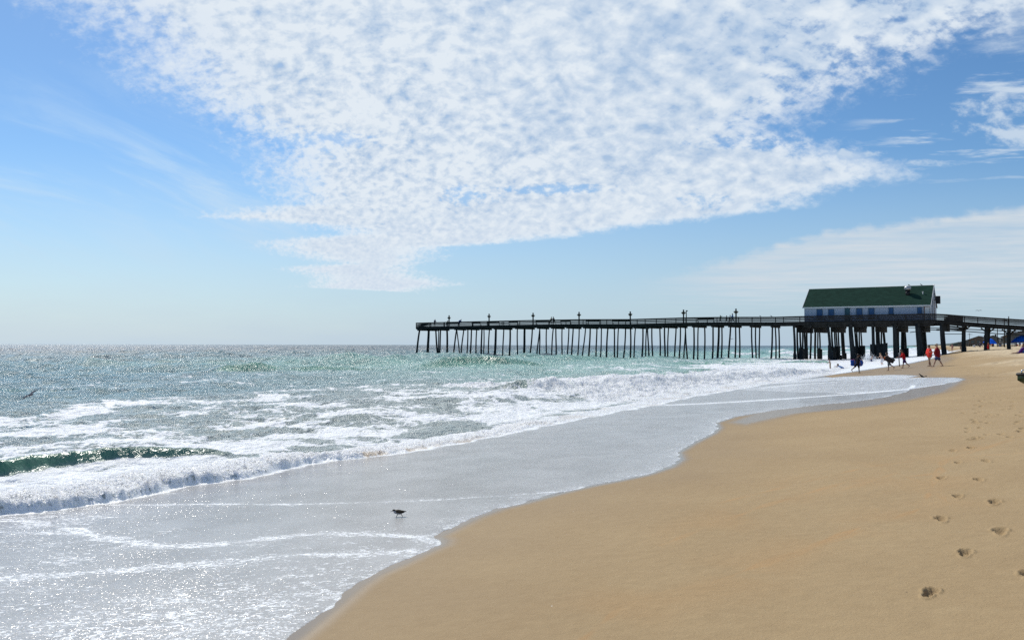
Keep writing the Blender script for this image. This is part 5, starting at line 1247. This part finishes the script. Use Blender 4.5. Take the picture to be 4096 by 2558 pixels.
def canopy_mat(name, col):
    m, nt, b_ = principled(name, col, .7, .2); out = [n for n in nt.nodes if n.type == 'OUTPUT_MATERIAL'][0]
    tr_ = nt.nodes.new('ShaderNodeBsdfTranslucent'); tr_.inputs[0].default_value = (*[min(1, c * 2.0) for c in col], 1); mx_ = nt.nodes.new('ShaderNodeMixShader'); mx_.inputs[0].default_value = .5
    nt.links.new(b_.outputs[0], mx_.inputs[1]); nt.links.new(tr_.outputs[0], mx_.inputs[2]); nt.links.new(mx_.outputs[0], out.inputs[0]); return m
ub = canopy_mat('blue_canopy', (.012, .19, .80)); ul = canopy_mat('light_blue_canopy', (.15, .42, .75))
umbrella(3957, 1352.5, 1371, 25, 1391, 'smaller bright blue beach umbrella half behind a thick pile', ub, 8)
umbrella(4093, 1341, 1364, 41, 1396, 'large bright blue beach umbrella at the right edge', ub, -6)
umbrella(4054, 1353, 1363, 14, 1383, 'pale blue beach umbrella left of the large blue one', ul, 0)
def chair(sx, sy, label, col, rz):
    p = at_b(sx, sy); o = thing('beach_chair', label, 'beach chair', p, rz, 'low beach chairs beyond the pier')
    b = MB(); b.box((0, 0, .30), (.55, .5, .04)); b.build('seat', col, o)
    b = MB(); b.beam((0, .22, .30), (0, .48, .95), .55, .04, up=(1, 0, 0)) if False else b.prism([(-.28, .22, .30), (.28, .22, .30), (.28, .50, .98), (-.28, .50, .98)], (0, .04, 0)); b.build('backrest', col, o)
    b = MB()
    for s_ in (-1, 1):
        b.tube([(s_ * .29, -.25, 0), (s_ * .29, .1, .3), (s_ * .29, .55, 1.0)], .015, 6); b.tube([(s_ * .29, .4, 0), (s_ * .29, .0, .3), (s_ * .29, -.25, .5), (s_ * .29, .25, .52)], .015, 6)
    b.build('frame', 'metal', o)
rc = cloth('red_canvas', (.55, .01, .02)); wc_ = cloth('white_canvas', (.7, .7, .75)); bc_ = cloth('blue_canvas', (.25, .35, .6))
chair(4067, 1384, 'red low beach chair below the large blue umbrella', rc, rad(20)); chair(4071.5, 1384.5, 'second red beach chair, touching the first, below the large umbrella', rc, rad(-10))
chair(3898, 1389.5, 'white low beach chair left of the person in navy', wc_, rad(10)); chair(4000, 1386.5, 'pale blue low beach chair between the last two piles', bc_, rad(-30))
# ------------------------------------------------------------------ boat bow at the right edge
p = Vector(hit_beach(4118, 1588)); k = p.y / F
o = thing('boat', 'dark green boat bow with a yellow patch on the sand at the right edge', 'boat', p, 0)
bg_ = mat('dark_green_hull', (.018, .045, .020), .35, .5, var=.25, scale=2); yl = mat('yellow_paint', (.50, .36, .01), .4, .4, var=.2); 
b = MB(); N = 22
x0 = (4071 - 4118) * k; H_ = (1588 - 1500) * k
def hullr(j, ang):
    u_ = j / N; X_ = x0 + u_ * 3.4
    w_ = .46 * math.sqrt(max(0, 1 - (1 - min(1, u_ * 3.2)) ** 2)); keel = .02 + H_ * .70 * (1 - math.sin(min(1, u_ * 2.6) * math.pi / 2))
    return Vector((X_, math.cos(ang) * w_, H_ + .02 - (H_ - keel) * math.sin(ang) ** .8))
rows_ = [[b.bm.verts.new(hullr(j, math.pi * i / 12) if 0 < i < 12 else hullr(j, math.pi * i / 12 * .9999 + 1e-4)) for i in range(13)] for j in range(N + 1)]
for j in range(N):
    for i in range(12): b.bm.faces.new((rows_[j][i], rows_[j][i + 1], rows_[j + 1][i + 1], rows_[j + 1][i])).smooth = True
x_ = b.build('hull', bg_, o); sf = x_.modifiers.new('s', 'SOLIDIFY'); sf.thickness = .03
b = MB(); b.tube([hullr(j, 0.001) + Vector((0, -0.0, .0)) for j in range(N, -1, -1)] + [hullr(j, math.pi * .999) for j in range(0, N + 1)], .035, 8); b.build('gunwale', 'black', o)
b = MB(); pts_ = [hullr(j, math.pi * .5 + a_) + (hullr(j, math.pi * .5 + a_) - Vector((1.2, 0, .4))).normalized() * .012 for j, a_ in ((1, .62), (2, .55), (3, .62), (3, .85), (1, .95))]
b.prism(pts_, (0, -.01, 0)); b.build('painted_patch', yl, o)
b = MB(); b.tube([(x0 + .12, 0, H_ + .02), (x0 + .12, 0, H_ + .12), (x0 + .18, 0, H_ + .14), (x0 + .24, 0, H_ + .12), (x0 + .24, 0, H_ + .02)], .018, 8); b.build('bow_ring', mat('chrome', (.7, .7, .72), .15, .5, 1.0), o)
b = MB(); b.ball((x0 + 1.5, 0, H_ + .05), (1.05, .42, .22), 16); b.build('spray_cover', mat('dark_grey_cover', (.03, .035, .045), .6, .3), o)
# ------------------------------------------------------------------ houses along the dune
sid = [mat('grey_shingle_wall', (.11, .115, .12), .9, .1, scale=1.5), mat('brown_shingle_wall', (.12, .095, .08), .9, .1, scale=1.5), mat('white_siding_wall', (.42, .43, .44), .8, .1), mat('blue_grey_siding_wall', (.12, .15, .19), .9, .1)]
rf = [mat('dark_shingle_roof', (.06, .075, .09), .9, .1), mat('grey_shingle_roof', (.075, .08, .085), .9, .1)]
win = mat('window_glass', (.03, .045, .06), .1, .6); deckm = mat('grey_deck_timber', (.15, .14, .13), .9, .1)
def xy_on_ray(sx, Y): return Vector(((sx - CX) / F * Y, Y, 0))
def beach_house(sx, Y, w, h, label, k=0, rot=None, lift=0.0):
    p = xy_on_ray(sx, Y); gz = beach_z(p.x, p.y) + 1.2; h = max(4.6, EYE + h / F * Y - gz + 1.2)
    o = thing('beach_house', label, 'house', Vector((p.x, p.y, gz - 1.2)), -SA + (rot or 0), 'beach houses along the dune')
    d = w * 1.25; st = 1.6; hw = (h - st) * .60
    b = MB()
    for i in (-1, 0, 1):
        for j in (-1, 0, 1): b.box((i * w * .44, j * d * .44, st / 2), (.3, .3, st))
    b.build('stilts', deckm, o)
    b = MB(); b.box((0, 0, st + hw / 2), (w, d, hw)); b.prism([(-w / 2, -d / 2, st + hw), (w / 2, -d / 2, st + hw), (0, -d / 2, h - .1)], (0, d, 0)); b.build('wall', sid[k % 4], o)
    b = MB(); e_ = .6
    for s_ in (-1, 1):
        b.prism([(0, -d / 2 - e_, h), (s_ * (w / 2 + e_), -d / 2 - e_, st + hw - .25), (s_ * (w / 2 + e_), -d / 2 - e_, st + hw - .5), (0, -d / 2 - e_, h - .3)], (0, d + 2 * e_, 0))
    b.build('roof', rf[k % 2], o)
    for fl in range(max(1, int(hw / 2.7))):
        z = st + .6 + fl * 2.8
        for i in range(3):
            b = MB(); b.box(((i - 1) * w * .3, -d / 2 - .04, z + .8), (w * .16, .08, 1.4)); b.build('window', win, o)
            b = MB(); b.box((-w / 2 - .04, (i - 1) * d * .3, z + .8), (.08, d * .14, 1.4)); b.build('window', win, o)
    b = MB(); b.box((-w / 2 - 1.1, 0, st + .1), (2.2, d, .15)); b.box((-w / 2 - 2.15, 0, st + 1.0), (.08, d, .1)); 
    for j in range(9): b.box((-w / 2 - 2.15, (j / 8 - .5) * d * .98, st / 2 + .5), (.12, .12, st + 1))
    b.build('porch', deckm, o)
    b = MB(); b.box((w * .2, d * .1, h - .3), (.8, .8, 1.6)); b.build('chimney', sid[1], o)
for sx, Y, w, h, l, k in [(4105, 285, 10, 66, 'tall grey beach house on the dune behind the large blue umbrella, nearest of the row', 0), (4066, 330, 8, 56, 'brown beach house above the pale blue umbrella', 1),
                          (4030, 370, 7, 40, 'white beach house seen just beside the pile nearest the edge', 2), (4003, 430, 8, 33, 'low blue-grey beach house between the last two pier piles', 3),
                          (3970, 400, 7, 43, 'dark grey beach house with a high roof right of a thick pile', 0), (3921, 500, 11, 40, 'large brown beach house with a long dark roof left of a thick pile', 1),
                          (3942, 560, 9, 37, 'blue-grey beach house mostly hidden by a thick pile', 3), (3877, 640, 9, 25, 'small grey gabled beach house farther along the dune', 0),
                          (3893, 720, 8, 22, 'white beach house right of the small gabled one', 2), (3862, 860, 9, 19, 'far brown beach house beside the thinner pile', 1), (3850, 1050, 11, 17, 'farthest grey beach house before the wooded ridge', 0)]:
    beach_house(sx, Y, w, h, l, k, rot=random.uniform(-.3, .3))
for i, (sx, Y) in enumerate(((4018, 260), (4036, 245), (3990, 340), (3878, 560))):
    p = xy_on_ray(sx, Y); z0 = beach_z(p.x, p.y)
    o = thing('utility_pole', ['utility pole right of the thick pile before the dune houses', 'utility pole closest to the pale blue umbrella', 'farther utility pole above the brown dune houses', 'farthest utility pole by the small gabled house'][i], 'utility pole', Vector((p.x, p.y, z0 - .5)), 0.4, 'utility poles along the dune road')
    b = MB(); b.tube([(0, 0, 0), (0, 0, 10.2)], [.19, .13], 8); b.build('pole', 'timber', o)
    b = MB(); b.box((0, 0, 9.4), (2.4, .12, .14)); b.build('crossarm', 'timber', o)
# distant ridge and far coast
def ridge(name, pts, hfun, m, wid=60):
    b = MB(); prev = None
    for i, (x, y) in enumerate(pts):
        h = hfun(i); d = Vector((pts[min(i + 1, len(pts) - 1)][0] - pts[max(i - 1, 0)][0], pts[min(i + 1, len(pts) - 1)][1] - pts[max(i - 1, 0)][1], 0)).normalized(); s_ = Vector((-d.y, d.x, 0))
        r = [b.bm.verts.new(Vector((x, y, 0)) + s_ * a_ + Vector((0, 0, z_))) for a_, z_ in ((wid, -1), (wid * .93, h * .55), (wid * .6, h * .9), (wid * .1, h), (-wid * .8, h * .9), (-wid, -1))]
        if prev:
            for k_ in range(5): b.bm.faces.new((prev[k_], prev[k_ + 1], r[k_ + 1], r[k_]))
            b.bm.faces.new((prev[5], prev[0], r[0], r[5]))
        else: b.bm.faces.new(r)
        prev = r
    b.bm.faces.new(prev[::-1])
    o = b.build(name, m); o['kind'] = 'structure'
    return o
wood, wnt, wb = principled('hazed_scrub', (.10, .12, .12), .95, .1); wnt.links.new(mixc(wnt, noise(wnt, pos(wnt), .02, 3, .6), (.06, .085, .075), (.12, .135, .13)), wb.inputs['Base Color'])  # scrub colour made paler and bluer, distance haze put into the colour
pts_ = []
NR = 260
for i in range(NR):
    u_ = i / (NR - 1); Y = 900 * (7.5 ** u_); sx = np.interp(Y, [900, 1400, 2200, 3200, 4500, 6750], [3890, 3862, 3815, 3765, 3700, 3625]); pts_.append(((sx - CX) / F * Y, Y))
nn = perlin(np.arange(NR) * .21, np.zeros(NR) + .5, 201) * .5 + perlin(np.arange(NR) * .8, np.zeros(NR) + .5, 202) * .35
ridge('wooded_dunes', pts_, lambda i: EYE + float(np.interp(pts_[i][0] / pts_[i][1] * F + CX, [3620, 3640, 3700, 3765, 3815, 3862, 3892], [-.5, 1.6, 4.5, 7.5, 11, 15, 17])) / F * pts_[i][1] * (1 + .25 * float(nn[i])), wood, 24)
# splash against the piles
p = Vector(hit_beach(3472, 1447)); b = MB(); rs = random.Random(3)
for i in range(1500):
    a_ = rs.uniform(0, 1); x_ = rs.gauss(0, .5) + .2; h_ = max(0, rs.gauss(.50, .36)) * (1 - abs(x_) * .35)
    b.ball((x_, rs.gauss(0, .25), h_), rs.uniform(.008, .032) * (1.3 - a_ * .6), 5)
sp = mat('spray_foam', (.82, .84, .86), .7, .2, var=.05); o = b.build('wave_splash', sp); o.location = p; o['kind'] = 'stuff'; o['label'] = 'white spray thrown up against the jacketed piles'; 
# far jetty low on the horizon
v = at_b; o = thing('distant_pier', 'faint distant pier low on the horizon between two pier piles', 'pier', Vector(((3573 - CX) / F * 2600, 2600, 0)), 0.1)
b = MB(); b.box((0, 0, 4.2), (34, 5, .6)); b.build('deck', 'timber', o)
for i in range(12):
    b = MB(); b.tube([((i - 5.5) * 2.9, 0, -2), ((i - 5.5) * 2.9, 0, 4)], .3, 6); b.build('pile', 'pile', o)

finish_world()
